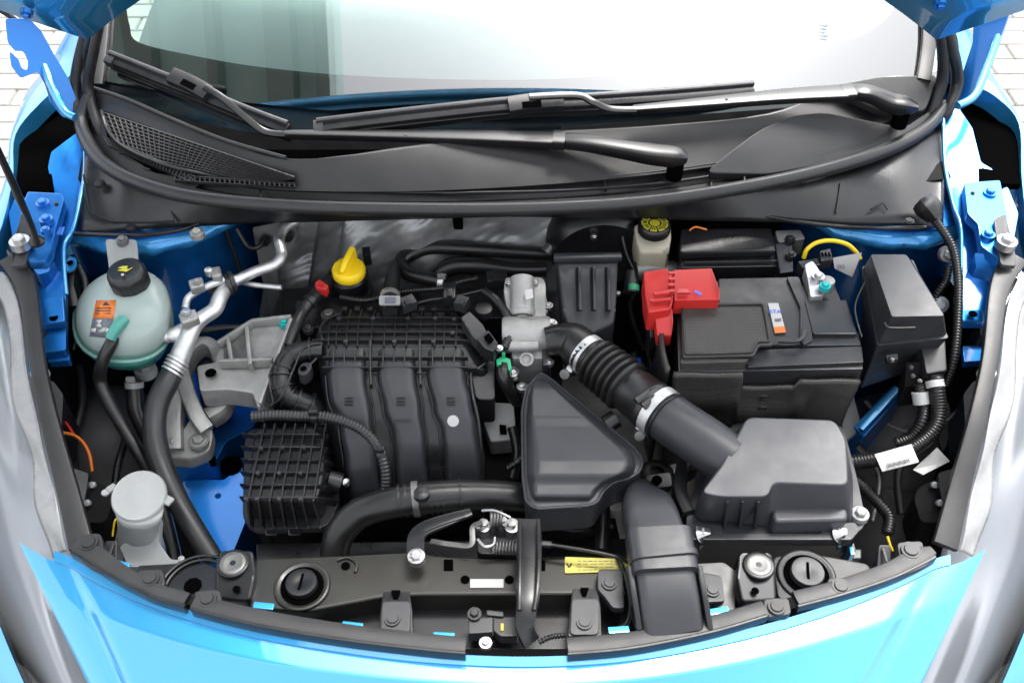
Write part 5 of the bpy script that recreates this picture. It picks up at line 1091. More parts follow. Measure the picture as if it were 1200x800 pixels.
# elbow pipe on the left
ep = [(378, 410, 0.852), (358, 411, 0.853), (340, 418, 0.85), (331, 434, 0.84), (331, 452, 0.83), (338, 464, 0.82), (352, 470, 0.812), (368, 478, 0.80), (376, 494, 0.78)]
el = tube('elbow_pipe', ep, [11.5, 12, 12.5, 12.5, 12.5, 12, 12, 12, 12], 'plastic', im, seg=18)
ec = curve([Vector((*P(*q),)) for q in ep], 8)
for i in (6, 14, 22, 27, 33, 40, 46, 53):
    t = (ec[min(i + 1, len(ec) - 1)] - ec[i - 1]).normalized(); ringclamp('pipe_rib', ec[i], t, 12.5 * mpp(ec[i]) - 0.001, 0.0022, 'plastic', el, th=0.0045)
tube('pipe_spine', [(330, 412, 0.868), (318, 432, 0.855), (316, 452, 0.845), (320, 470, 0.832), (315, 478, 0.825)], 1.3, 'plastic', el, seg=6)
tube('pipe_spine', [(315, 478, 0.83), (330, 464, 0.845), (345, 430, 0.86), (355, 408, 0.868), (375, 402, 0.868)], 1.3, 'plastic', el, seg=6)
# ribbed chamber at the left front
ch = thing('ribbed_chamber', 'square black plastic chamber with raised grid ribs in front of the manifold elbow', 'chamber', P(338, 590, 0.66))
def zc(px, py): return 0.80 - (py - 500) * 0.00012
t4 = [(299, 503), (368, 500), (380, 512), (379, 560), (372, 584), (290, 586)]
ctop = round_poly([P(x, y, zc(x, y)) for x, y in t4], 0.008, 4)
cbot = round_poly([P(x, y, 0.735) for x, y in [(297, 512), (376, 510), (394, 526), (393, 570), (378, 606), (293, 608)]], 0.008, 4)
cloft('chamber_body', [cbot, ctop], 'plastic', ch, bevel=0.006, seg=4)
fl_ = round_poly([P(x, y, 0.733) for x, y in [(290, 502), (382, 498), (398, 520), (397, 590), (384, 618), (295, 620), (284, 606), (286, 520)]], 0.016, 6)
cloft('chamber_flange', [fl_, [v - Vector((0, 0, 0.012)) for v in fl_]], 'plastic_smooth', ch, bevel=0.002)
for k in range(7):
    x0 = 311 + k * 11.9; x1 = 291 + k * 12.8
    if k < 6 or True:
        bar('rib', [P(x0 + (x1 - x0) * t, 498 + 88 * t, zc(0, 498 + 88 * t) + 0.003) for t in (0, 0.5, 1)] + [P(x1 + 4 + k * 0.4, 612, 0.742), P(x1 + 5 + k * 0.4, 619, 0.738)], 0.0022, 0.009, 'plastic', ch, rnd=0.2, smooth=False)
for k in range(6):
    y = 510.5 + k * 14.8; bar('rib', [P(285 - k * 0.4, y, zc(0, y) - 0.012), P(293 - k * 0.5, y, zc(0, y) + 0.003), P(372, y + 0.3, zc(0, y) + 0.003), P(383 - k * 0.7, y + 2, zc(0, y) - 0.004), P(394, y + 5, 0.745)], 0.0022, 0.009, 'plastic', ch, rnd=0.2, smooth=False)
for x, y in ((306, 525), (331, 524), (356, 524), (302, 554), (327, 554), (352, 554), (288, 584), (301, 584), (327, 584), (352, 584)):
    lathe('ejector_boss', P(x, y, zc(x, y) + 0.0075), [(0.0028, -0.004), (0.0028, 0.0012), (0.0005, 0.0014)], 'plastic_grey', ch, seg=10)
for px in (318, 345): tube('hook_loop', [(px - 7, 619, 0.73), (px - 6, 626, 0.725), (px + 6, 626, 0.725), (px + 8, 619, 0.73)], 1.5, 'plastic', ch, seg=6, smooth=False)
tube('chamber_stub', [(385, 562, 0.765), (400, 566, 0.76)], 12, 'plastic', ch, seg=18)
lathe('stub_bolt', P(404, 565, 0.765), [(0.006, 0), (0.006, 0.006), (0.003, 0.008)], 'steel', ch, axis=(0.6, -0.5, 0.6), seg=12)
# map sensor and its loom
ms = thing('pressure_sensor', 'small grey plastic sensor with a square plug on the manifold corner', 'sensor', P(560, 385, 0.84))
prism('sensor_body', [(540, 372, 0.885), (550, 364, 0.885), (566, 380, 0.88), (572, 392, 0.876), (562, 402, 0.874), (552, 392, 0.88)], 0.022, 'plastic_grey', ms, rnd=0.003, bevel=0.002)
prism('sensor_plug', [(558, 396, 0.888), (572, 386, 0.888), (584, 402, 0.882), (578, 412, 0.88), (568, 408, 0.882)], 0.022, 'plastic', ms, rnd=0.003, bevel=0.002)
prism('plug_window', [(567, 394, 0.8892), (573, 390, 0.8892), (579, 398, 0.8872), (573, 402, 0.8872)], 0.001, 'hole', ms, bevel=0)
lathe('sensor_boss', P(567, 368, 0.87), [(0.012, 0), (0.012, 0.012), (0.004, 0.013)], 'plastic', ms, seg=20)
bolt(585, 408, 0.875, ms, 'steel', 0.6)

# ================================================================== hoses and looms on the engine
def hose(name, label, pts, rpx, m='rubber', cat='hose', clamp=(), group=None, **kw):
    w = W(pts); lo = min(w, key=lambda v: v.z); t = thing(name, label, cat, lo, group)
    h = tube(name.replace('coolant_hose', 'hose_body') if name.endswith('hose') else 'loom_body' if 'loom' in name else 'pipe_body', pts, rpx, m, t, **kw)
    c = curve(w, 8)
    for f, mm, s in clamp:
        i = min(len(c) - 2, max(1, int(f * (len(c) - 1)))); ax_ = (c[i + 1] - c[i - 1]).normalized(); r = rpx if not isinstance(rpx, (list, tuple)) else rpx[min(len(rpx) - 1, int(f * (len(rpx) - 1) + 0.5))]
        k = ringclamp('hose_clamp', c[i], ax_, r * mpp(c[i]) + 0.0005, 0.008, mm, t, th=0.0018)
        if s: box('clamp_ear', c[i] + Vector((0, -0.004, r * mpp(c[i]) + 0.004)), (0.012, 0.006, 0.008), mm, t, bevel=0.001)
    return t
rh = hose('coolant_hose', 'thick dark radiator hose sweeping across in front of the manifold runners', [(392, 652, 0.745), (398, 625, 0.765), (420, 602, 0.785), (455, 590, 0.80), (500, 583, 0.805), (560, 580, 0.80), (620, 584, 0.785), (670, 600, 0.75)], [17, 18, 18, 18, 19, 18, 17, 16], 'rubber', clamp=((0.55, 'dull_metal', 0),), seg=20)
lathe('hose_stud', P(494, 578, 0.832), [(0.010, -0.006), (0.010, 0.002), (0.007, 0.004), (0.0005, 0.004)], 'plastic', rh, seg=18)
for f in (468, 476, 505, 512, 519, 540): 
    c = P(f, 587 - (f - 460) * 0.08, 0.803); ringclamp('hose_ring', c, (1, 0.12, 0), 19 * mpp(c) - 0.0005, 0.003, 'rubber', rh, th=0.0015)
hose('wiring_loom', 'ribbed wiring loom looping over the ribbed chamber and down between the runners', [(296, 488, 0.835), (320, 486, 0.838), (350, 487, 0.84), (380, 488, 0.84), (410, 496, 0.838), (432, 510, 0.832), (446, 530, 0.82), (452, 555, 0.80), (451, 585, 0.77)], [6.5, 6, 6, 6.2, 6, 6, 6, 6, 5.5], 'rubber_grey', cat='wiring', corr=(0.0048, 0.0007), seg=14, clamp=((0.34, 'plastic', 1), (0.76, 'plastic', 1)))
hose('coolant_hose', 'upper of the two black heater hoses running along the firewall', [(650, 298, 0.84), (600, 295, 0.845), (545, 291, 0.85), (505, 290, 0.85), (482, 297, 0.845), (470, 308, 0.84), (478, 320, 0.84), (500, 326, 0.845), (522, 331, 0.845)], [8, 8, 8.5, 8.5, 9, 9, 9, 8.5, 8], clamp=((0.98, 'aluminium', 1),), seg=14)
hose('coolant_hose', 'lower of the two black heater hoses, bending behind the sensor plugs', [(640, 316, 0.83), (600, 316, 0.83), (560, 311, 0.835), (530, 312, 0.835), (515, 322, 0.825), (508, 340, 0.80)], [8, 8.5, 10, 11, 10, 9], seg=14)
vh = hose('coolant_hose', 'short upright grey hose with a white spring clip behind the manifold', [(463, 312, 0.84), (460, 330, 0.85), (457, 348, 0.86), (457, 366, 0.865)], [8, 9.5, 10, 9], 'rubber', clamp=((0.7, 'aluminium', 0),), seg=16)
prism('spring_clip', [(444, 346, 0.885), (469, 346, 0.885), (469, 356, 0.882), (444, 356, 0.882)], 0.004, 'milky', vh, rnd=0.003, bevel=0.001)
prism('clip_window', [(451, 348, 0.8862), (463, 348, 0.8862), (463, 354, 0.8852), (451, 354, 0.8852)], 0.001, 'print_grey', vh, bevel=0)
hose('coolant_hose', 'black breather hose with a red clip beside the yellow oil cap', [(338, 405, 0.83), (345, 385, 0.838), (355, 365, 0.84), (366, 350, 0.845), (378, 338, 0.84), (386, 328, 0.835)], [6.5, 7, 7, 7.5, 8, 8], 'rubber_grey', seg=14, clamp=((0.55, 'plastic', 0),))
rcx = thing('hose_clip', 'small red plastic quick-release clip on the breather hose', 'clip', P(376, 334, 0.84))
prism('clip_body', [(369, 331, 0.862), (374, 327, 0.862), (385, 334, 0.862), (382, 340, 0.858), (370, 337, 0.858)], 0.014, 'red', rcx, rnd=0.002, bevel=0.002)
prism('clip_slot', [(375, 331, 0.8628), (379, 333, 0.8628), (377, 336, 0.862), (373, 334, 0.862)], 0.001, 'red_dark', rcx, bevel=0)
gc = thing('green_clip', 'small green plastic pipe clip under the throttle body', 'clip', P(592, 428, 0.82))
prism('clip_body', [(581, 421, 0.855), (588, 417, 0.855), (598, 420, 0.855), (600, 432, 0.848), (596, 434, 0.848), (593, 426, 0.852), (583, 427, 0.854)], 0.012, 'green', gc, rnd=0.002, bevel=0.002)
box('clip_tooth', P(590, 416, 0.86), (0.005, 0.004, 0.01), 'green', gc)
hose('coolant_hose', 'short black pipe bending down from the green clip', [(590, 428, 0.845), (590, 440, 0.84), (596, 455, 0.82), (606, 470, 0.79)], 8, 'rubber', seg=14)
lo = 'wiring_loom'
for label, pts, r, m in (
    ('thin ribbed loom running from the yellow cap towards the sensor plugs', [(400, 348, 0.83), (430, 352, 0.835), (470, 342, 0.84), (515, 338, 0.845), (540, 330, 0.85), (560, 326, 0.85)], 3.5, 'rubber'),
    ('ribbed grey loom curving down to the sensor at the manifold corner', [(568, 342, 0.86), (580, 350, 0.868), (594, 370, 0.872), (598, 390, 0.87), (590, 408, 0.868)], 5, 'rubber_grey'),
    ('thin black wire along the rear of the manifold', [(470, 362, 0.85), (500, 352, 0.86), (530, 348, 0.86), (565, 340, 0.86)], 2.0, 'rubber'),
    ('twisted harness dropping behind the fuse box on the blue wing', [(1112, 312, 0.90), (1108, 330, 0.885), (1098, 345, 0.87), (1092, 360, 0.85)], 4.5, 'rubber'),
    ('ribbed cable running down the wing from the black washer grommet', [(1095, 258, 0.955), (1106, 272, 0.95), (1118, 295, 0.935), (1123, 330, 0.915), (1122, 380, 0.885), (1118, 420, 0.855), (1108, 450, 0.82)], 5, 'rubber'),
    ('thick ribbed harness bending out of the fuse box under a white sticker', [(1096, 440, 0.86), (1098, 455, 0.85), (1100, 480, 0.83), (1096, 500, 0.815), (1080, 518, 0.80), (1055, 532, 0.79), (1025, 538, 0.785), (995, 542, 0.78)], 9, 'rubber'),
    ('second ribbed harness curving inside the thick one', [(1078, 450, 0.845), (1083, 475, 0.825), (1080, 495, 0.81), (1068, 512, 0.79), (1050, 520, 0.78)], 7.5, 'rubber'),
    ('ribbed loom hanging behind the filter box towards the lamp', [(1000, 560, 0.76), (1016, 575, 0.755), (1030, 590, 0.75), (1042, 606, 0.745), (1040, 625, 0.74)], 7, 'rubber'),
    ('ribbed loom standing behind the washer filler cap', [(134, 572, 0.70), (138, 545, 0.70), (145, 522, 0.69), (148, 508, 0.68)], 4, 'rubber'),
    ('black loom crossing under the reservoir behind the silver pipes', [(190, 392, 0.80), (230, 388, 0.81), (262, 384, 0.81), (300, 385, 0.80)], 4.5, 'rubber'),
    ('thin loom leading down past the white clamp at the resonator', [(596, 548, 0.77), (608, 540, 0.78), (618, 530, 0.78)], 4, 'rubber')):
    corr = (0.0042, 0.0006) if r > 3 and 'black loom' not in label else None
    hose(lo, label, pts, r, m, cat='wiring', corr=corr, seg=12)
fpx_ = thing('washer_grommet', 'black rubber grommet plugged into the cowl tray above the ribbed cable', 'grommet', P(1088, 250, 0.94))
bar('grommet_body', W([(1080, 236, 0.972), (1088, 244, 0.968), (1096, 256, 0.958)]), [0.030, 0.036, 0.022], [0.026, 0.03, 0.02], 'rubber', fpx_, rnd=0.45)
# band stickers on the right-hand harness
hs_ = thing('harness_sticker', 'white barcode sticker wrapped on the thick ribbed harness', 'sticker', P(1050, 536, 0.80))
prism('sticker_face', [(1025, 532, 0.808), (1068, 520, 0.812), (1077, 541, 0.806), (1034, 552, 0.803)], 0.0015, 'white_label', hs_, bevel=0, rnd=0.001)
for k in range(14):
    a = P(1039 + k * 2.0, 545.5 - k * 0.5, 0.8085); box('bar_code', a, (0.0008 + 0.0006 * ((k * 7) % 3), 0.005, 0.0006), 'print_black', hs_, rot=(0, 0, 0.2), bevel=0)

s2 = thing('harness_sticker', 'grey crumpled paper sticker hanging below the white barcode sticker', 'sticker', P(1095, 540, 0.77))
prism('sticker_face', [(1070, 550, 0.775), (1098, 524, 0.785), (1113, 540, 0.78), (1082, 556, 0.775)], 0.0015, 'milky', s2, bevel=0)
for nm, pts, r in (('white_tape', [(1095, 446, 0.856), (1096.5, 454, 0.851)], 10.5), ('white_tape', [(1078, 459, 0.84), (1080, 473, 0.828)], 9.5)):
    o = tube(nm, pts, r, 'white_label', None, seg=16); tag(o, 'white tape band on the thick harness below the fuse box' if r > 10 else 'white tape band on the second, inner harness', 'tape')
# coloured wires at the left lamp and elsewhere
for label, pts, r, m in (('red wire behind the lamp cover', [(68, 486, 0.78), (78, 496, 0.785), (88, 510, 0.78), (100, 520, 0.775), (106, 540, 0.76)], 1.5, 'red'),
                         ('orange wire pair behind the lamp cover', [(60, 510, 0.78), (75, 507, 0.785), (92, 513, 0.78), (104, 530, 0.77), (108, 552, 0.755)], 2.0, 'orange'),
                         ('yellow wire curl beside the filler neck', [(132, 628, 0.76), (134, 612, 0.77), (137, 608, 0.77), (139, 618, 0.765), (136, 635, 0.755)], 1.2, 'yellow'),
                         ('yellow wire in its sleeve beside the lamp', [(1040, 628, 0.76), (1043, 638, 0.755), (1046, 645, 0.75)], 1.6, 'yellow')):
    o = tube('wire', pts, r, m, None, seg=6); tag(o, label, 'wire')
for px, py, f in ((130, 645, 1), (1037, 650, -1)):
    t = thing('lamp_plug', 'grey plastic plug beside the ' + ('washer filler neck' if f > 0 else 'socket plate by the filter box'), 'plug', P(px, py, 0.74))
    prism('plug_body', [(px - 7, py - 12, 0.80), (px + 7, py - 12, 0.80), (px + 7, py + 14, 0.79), (px - 9, py + 14, 0.79)], 0.03, 'plastic_grey', t, rnd=0.003, bevel=0.002)
    box('plug_rib', P(px, py, 0.8005), (0.004, 0.02, 0.003), 'plastic_grey', t)

# ================================================================== coolant reservoir
cr = thing('coolant_reservoir', 'pale green translucent coolant tank with a black cap printed yellow', 'reservoir', P(145, 400, 0.80))
def tankring(cx, cy, rx, ry, z, n=44, p=2.3):
    out = []
    for k in range(n):
        th = 2 * math.pi * k / n; c, s = math.cos(th), math.sin(th)
        out.append(P(cx + rx * math.copysign(abs(c) ** (2 / p), c), cy + ry * math.copysign(abs(s) ** (2 / p), s), z))
    return out
tt = cloft('tank_top', [tankring(144, 377, 57, 46, 0.858), tankring(145, 370, 56.5, 45, 0.874), tankring(147, 362, 54, 42, 0.891), tankring(150, 353, 48, 37, 0.907), tankring(152, 344, 39, 29, 0.919), tankring(153, 337, 27, 19, 0.927), tankring(153, 333, 12, 8, 0.929)], 'reservoir', cr, sharp=180)
cloft('tank_seam', [tankring(144, 377, 58.5, 47.5, 0.852), tankring(144, 377, 60, 49, 0.856), tankring(144, 377, 58.5, 47.5, 0.861)], 'reservoir', cr, sharp=180)
cloft('tank_base', [tankring(154, 404, 34, 28, 0.79), tankring(150, 396, 46, 38, 0.81), tankring(146, 386, 54, 44, 0.835), tankring(144, 378, 56.5, 46, 0.857)], 'coolant', cr, sharp=180)
ca = P(153, 330, 0.932)
cp = lathe('pressure_cap', ca - Vector((0, 0, 0.004)), [(0.0255, 0), (0.026, 0.003), (0.0262, 0.020), (0.0245, 0.026), (0.021, 0.029), (0.0195, 0.0285), (0.001, 0.0295)], 'plastic', cr, seg=60, wob=lambda th, z: 1 + 0.025 * (math.sin(th * 10) > 0.75) * (z < 0.025), axis=(0, -0.12, 1))
tp = ca + Vector((0, -0.003, 0.0262))
for pts in ([(-10, 2), (-4, 6), (3, 6), (2, 1)], [(-9, -3), (-2, 1), (6, 0), (10, 4), (4, -5)]):
    ring = [tp + Vector((x * 0.001, y * 0.001, 0)) for x, y in pts]; cloft('cap_print', [ring, [v - Vector((0, 0, 0.001)) for v in ring]], 'yellow_print', cp)
lathe('cap_dot', tp + Vector((0, -0.011, -0.001)), [(0.0022, 0), (0.0022, 0.001), (0.0005, 0.0016)], 'white_label', cp, seg=10)
decal('tank_label', tt, [(113, 352), (136, 352), (133, 373), (109, 373)], 'orange', cr)
decal('tank_label', tt, [(109, 373), (133, 373), (128, 396), (105, 394)], 'print_grey', cr)
for poly, m in (([(121, 358), (124, 354), (125, 354), (129, 358)], 'print_black'), ([(114, 361), (131, 361), (131, 362), (114, 362)], 'print_black'), ([(113, 364), (130, 364), (130, 365), (113, 365)], 'print_black'), ([(112, 367), (130, 367), (130, 368), (112, 368)], 'print_black'), ([(113, 375), (121, 375), (118, 379), (116, 379)], 'white_label'), ([(116, 379), (118, 379), (121, 383), (113, 383)], 'white_label'), ([(108, 385), (114, 384), (113, 389), (107, 389)], 'white_label'), ([(116, 387), (126, 383), (124, 388), (118, 390)], 'white_label')):
    decal('label_print', tt, poly, m, cr, off=0.0013, sub=1)
sa, sb, sc_ = hit(tt, 145, 374, -0.002)[0], hit(tt, 139, 385, 0.006)[0], hit(tt, 134, 394, 0.010)[0]
tubeW('tank_spout', [sa, sb, sc_], [0.009, 0.008, 0.0072], 'coolant', cr, seg=14)
bolt(170, 432, 0.79, cr, 'milky', 1.7)
rhs = hose('coolant_hose', 'slim black hose leading down from the green coolant tank spout', [(136, 390, 0.899), (130, 403, 0.894), (120, 424, 0.872), (117, 445, 0.84), (126, 468, 0.82), (142, 496, 0.80), (160, 525, 0.78), (178, 555, 0.75)], [7, 7.5, 7.5, 7.5, 8, 8, 8, 8], 'rubber', seg=16, clamp=((0.06, 'aluminium', 1),))
hose('coolant_hose', 'short black hose with a white clamp under the coolant tank', [(157, 446, 0.80), (158, 462, 0.785), (160, 482, 0.77), (170, 505, 0.75), (178, 522, 0.73)], [9, 10, 10, 9.5, 9], 'rubber', seg=16, clamp=((0.12, 'milky', 1),))
hose('coolant_hose', 'thick black air-conditioning hose crimped to the silver pipe and curving to the front', [(206, 430, 0.84), (196, 448, 0.835), (184, 475, 0.82), (181, 505, 0.805), (188, 540, 0.79), (206, 582, 0.77), (228, 620, 0.75), (250, 655, 0.73)], [12, 13.5, 13.5, 13.5, 13.5, 13, 12.5, 12], 'rubber_grey', seg=22)
hose('coolant_hose', 'black hose hanging behind the washer filler neck', [(182, 570, 0.72), (190, 600, 0.70), (200, 640, 0.68), (204, 660, 0.67)], [10, 10, 10, 10], 'rubber', seg=14)

# ================================================================== washer filler
wf = thing('washer_filler', 'milky white washer fluid filler neck with a round flip cap', 'filler neck', P(165, 640, 0.68))
lathe('filler_cap', P(163, 580, 0.835) - Vector((0, 0, 0.004)), [(0.030, -0.004), (0.0335, 0), (0.034, 0.004), (0.032, 0.007), (0.025, 0.0065), (0.012, 0.0075), (0.001, 0.0075)], 'milky', wf, seg=40, axis=(0.05, -0.25, 1), sharp=60)
box('cap_tab', P(196, 586, 0.83), (0.014, 0.012, 0.005), 'milky', wf, rot=(0, 0, -0.5), bevel=0.002)
box('cap_tab', P(131, 572, 0.83), (0.012, 0.010, 0.005), 'milky', wf, rot=(0, 0, 0.8), bevel=0.002)
lathe('cap_hinge', P(124, 578, 0.80), [(0.005, 0), (0.005, 0.003)], 'white_label', wf, seg=12)
cloft('neck', [round_poly([P(x, y, z) for x, y in ((140, 596), (186, 596), (190, 608), (142, 608))], 0.006, 4) if False else tankring(163, 594 + dy, rx, ry, z, 28) for dy, rx, ry, z in ((0, 29, 20, 0.825), (8, 27, 19, 0.805), (20, 24, 17, 0.785), (36, 27, 18, 0.76), (52, 32, 20, 0.735))], 'milky', wf, sharp=180)
prism('neck_fin', [(176, 612, 0.79), (188, 602, 0.80), (186, 635, 0.775), (200, 655, 0.77), (214, 656, 0.77), (212, 662, 0.768), (150, 664, 0.765), (140, 640, 0.77)], 0.015, 'milky', wf, rnd=0.004, bevel=0.002)
lathe('neck_pin', P(213, 656, 0.775), [(0.004, 0), (0.004, 0.004), (0.001, 0.005)], 'milky', wf, seg=12)

# ================================================================== air-conditioning pipes
ac = thing('air_conditioning_pipe', 'bent silver aluminium pipes with bolted joint blocks crossing the blue strut tower', 'pipe', P(230, 380, 0.80))
tube('main_pipe', [(348, 258, 0.90), (334, 266, 0.90), (327, 280, 0.895), (330, 298, 0.89), (322, 310, 0.885), (300, 318, 0.885), (282, 326, 0.885), (268, 334, 0.885), (258, 348, 0.885), (252, 362, 0.88), (238, 372, 0.878), (226, 382, 0.875), (218, 400, 0.865), (210, 420, 0.85), (204, 434, 0.84)], [6.5] * 7 + [8, 9, 9, 9, 11, 11.5, 12, 12], 'aluminium', ac, seg=18)
tube('thin_pipe', [(280, 330, 0.87), (300, 334, 0.87), (330, 337, 0.87)], 3.2, 'aluminium', ac, seg=10)
tube('branch_pipe', [(217, 362, 0.885), (220, 350, 0.89), (230, 342, 0.895), (246, 334, 0.90), (262, 328, 0.898)], 4.5, 'aluminium', ac, seg=12)
for q, s, rz in (((231, 335, 0.905), (0.020, 0.018, 0.016), 0.4), ((254, 322, 0.908), (0.014, 0.020, 0.016), 0.3), ((222, 374, 0.895), (0.024, 0.020, 0.016), 0.5)):
    box('joint_block', P(*q), s, 'cast', ac, rot=(0.1, 0, rz), bevel=0.004, seg=3)
lathe('service_port', P(190, 392, 0.875), [(0.009, -0.012), (0.010, -0.004), (0.010, 0.010), (0.007, 0.012)], 'aluminium', ac, axis=(-0.7, -0.1, 0.5), seg=18)
tube('port_pipe', [(192, 392, 0.872), (204, 392, 0.872), (216, 386, 0.872)], [8, 9, 9], 'aluminium', ac, seg=14)
lathe('port_cap', P(245, 318, 0.915), [(0.006, -0.006), (0.006, 0.004), (0.003, 0.006)], 'aluminium', ac, seg=14)
for i, q in enumerate(((272, 330, 0.886), (267, 334, 0.886))):
    ringclamp('pipe_sleeve', P(*q), (1, 0.55, 0), 0.012, 0.006, 'rubber_grey', ac, th=0.004)
plate('pipe_washer', [(243, 334), (252, 328), (256, 340), (250, 347), (245, 344)], P(249, 338, 0.89), (-0.4, -0.5, 0.75), 0.003, 'rubber', ac)
for i in range(4):
    c = P(208.5 - i * 2.2, 423 + i * 4.2, 0.852 - i * 0.004); ringclamp('crimp_ring', c, (-0.45, -0.75, -0.35), 12 * mpp(c), 0.003, 'aluminium', ac, th=0.002)
bolt(218, 366, 0.905, ac, 'aluminium' if 'aluminium' in BOLT else 'steel', 0.8); bolt(231, 330, 0.914, ac, 'cast', 0.7)

# ================================================================== engine mount
em = thing('engine_mount', 'cast grey engine mount frame bolted to the blue rail, holding a rubber block', 'engine mount', P(230, 520, 0.70))
bar('mount_frame', W([(204, 528, 0.735), (206, 490, 0.755), (212, 450, 0.775), (222, 420, 0.79), (238, 406, 0.795), (252, 412, 0.79), (258, 428, 0.785)]), [0.030, 0.024, 0.020, 0.018, 0.018, 0.018, 0.016], 0.03, 'cast', em, rnd=0.25)
bar('mount_strut', W([(214, 438, 0.785), (222, 465, 0.775), (232, 490, 0.765), (242, 505, 0.755)]), 0.022, 0.026, 'cast', em, rnd=0.25)
prism('mount_foot', [(192, 510, 0.742), (210, 508, 0.745), (224, 488, 0.76), (243, 486, 0.76), (250, 508, 0.745), (246, 528, 0.735), (224, 538, 0.73), (194, 536, 0.73)], 0.022, 'cast', em, rnd=0.008, bevel=0.004)
bar('mount_arm', W([(262, 432, 0.78), (268, 455, 0.765), (262, 478, 0.755), (246, 490, 0.75)]), 0.024, 0.03, 'cast', em, rnd=0.3)
prism('rubber_block', [(226, 420, 0.775), (256, 420, 0.775), (262, 470, 0.755), (236, 476, 0.755)], 0.05, 'rubber', em, rnd=0.01, bevel=0.006)
for q in ((200, 517, 0.745), (233, 517, 0.745)):
    lathe('washer', P(*q), [(0.0145, -0.004), (0.0145, 0.0015), (0.009, 0.0025)], 'cast', em, seg=24); bolt(q[0], q[1], q[2] + 0.002, em, 'cast', 1.35)
mb = thing('mount_bracket', 'light grey cast aluminium bracket with ribs reaching from the engine to its mount', 'bracket', P(285, 430, 0.72))
prism('bracket_arm', [(230, 428, 0.815), (252, 424, 0.815), (256, 402, 0.82), (295, 376, 0.83), (340, 372, 0.835), (350, 380, 0.835), (335, 410, 0.825), (322, 440, 0.815), (312, 470, 0.80), (302, 478, 0.795), (296, 460, 0.80), (266, 456, 0.805), (234, 458, 0.805)], 0.035, 'cast', mb, rnd=0.005, bevel=0.003)
for a, b in (((257, 404, 0.826), (296, 379, 0.836)), ((296, 379, 0.836), (342, 374, 0.841)), ((268, 400, 0.826), (272, 424, 0.822)), ((290, 386, 0.832), (294, 430, 0.822)), ((258, 426, 0.822), (320, 424, 0.822)), ((342, 376, 0.84), (318, 440, 0.822)), ((318, 440, 0.82), (306, 474, 0.804))):
    bar('bracket_rib', W([a, b]), 0.006, 0.016, 'cast', mb, smooth=False, rnd=0.3)
prism('bracket_pocket', [(262, 408, 0.8215), (288, 392, 0.8285), (291, 420, 0.822), (262, 422, 0.8205)], 0.002, 'dull_metal', mb, bevel=0)
lathe('bracket_hole', P(247, 437, 0.8152), [(0.008, 0), (0.008, 0.001)], 'hole', mb, seg=16)
bolt(334, 377, 0.838, mb, 'teal', 1.0)
# ================================================================== bonnet stay and spare bits
bs = thing('bonnet_stay', 'thin black bonnet prop rod pivoting on the wing bracket', 'prop rod', P(42, 285, 0.965))
tube('rod', [(44, 286, 0.975), (36, 262, 1.01), (26, 240, 1.05), (12, 208, 1.10), (-8, 165, 1.17)], [3.5, 3.5, 4.5, 4.5, 4.5], 'gloss_black', bs, seg=12)
lathe('pivot_boot', P(44, 285, 0.968), [(0.010, 0), (0.011, 0.004), (0.007, 0.009), (0.005, 0.012)], 'rubber', bs, seg=20)
rg = thing('wing_buffer', 'tall black rubber buffer standing on the blue inner wing beside the coolant tank', 'buffer', P(95, 330, 0.85))
bar('buffer_body', W([(88, 318, 0.89), (84, 340, 0.875), (88, 362, 0.86)]), 0.02, 0.03, 'rubber', rg, rnd=0.4)
tube('buffer_rim', [(92, 312, 0.90), (100, 330, 0.89), (100, 350, 0.875)], 4, 'rubber', rg, seg=10)
# extra connectors and pipes behind the manifold
for label, q, s, m, rz in (('black injector plug behind the plenum', (527, 345, 0.87), (0.018, 0.03, 0.02), 'plastic', 0.0), ('grey injector plug beside the white spring clip', (478, 356, 0.868), (0.022, 0.018, 0.018), 'plastic_grey', 0.5), ('grey plug behind the pressure sensor', (541, 356, 0.868), (0.018, 0.018, 0.018), 'plastic_grey', -0.4), ('black plug at the throttle motor', (582, 328, 0.87), (0.03, 0.022, 0.02), 'plastic', 0.1), ('black upright connector beside the oil cap', (430, 300, 0.86), (0.012, 0.012, 0.03), 'plastic', 0.2)):
    t = thing('plug', label, 'plug', P(*q)); box('plug_body', P(*q), s, m, t, rot=(0.1, 0, rz), bevel=0.002); box('plug_lock', P(q[0], q[1] - 2, q[2] + s[2] * 0.55), (s[0] * 0.4, s[1] * 0.5, 0.004), m, t, rot=(0.1, 0, rz), bevel=0.001)
tg = thing('brake_pipe_union', 'green-banded plug between the control unit and the red terminal cover', 'plug', P(741, 335, 0.83))
lathe('union_body', P(740, 328, 0.85), [(0.012, -0.02), (0.012, 0.012), (0.008, 0.016)], 'plastic', tg, axis=(0.1, 0.8, 0.5), seg=18)
lathe('green_band', P(741, 338, 0.845), [(0.0105, -0.004), (0.0105, 0.005)], 'green', tg, axis=(0.1, 0.8, 0.5), seg=18)
tube('union_lead', [(742, 345, 0.84), (738, 360, 0.82), (744, 385, 0.79), (755, 410, 0.76)], 3, 'rubber', tg, seg=8)
cy = thing('brake_servo', 'black brake servo drum and cylinder in shadow below the cowl seal', 'servo', P(690, 280, 0.75))
lathe('servo_drum', P(705, 300, 0.86), [(0.07, 0), (0.085, 0.02), (0.085, 0.05), (0.05, 0.06)], 'gloss_black', cy, axis=(0, 0.98, 0.15), seg=40)
tube('servo_cylinder', [(745, 318, 0.86), (770, 315, 0.86), (790, 318, 0.855)], 12, 'dull_metal', cy, seg=18)
for q in ((703, 256, 0.93), (712, 262, 0.925), (696, 277, 0.91)): bolt(*q, cy, 'steel', 0.6)
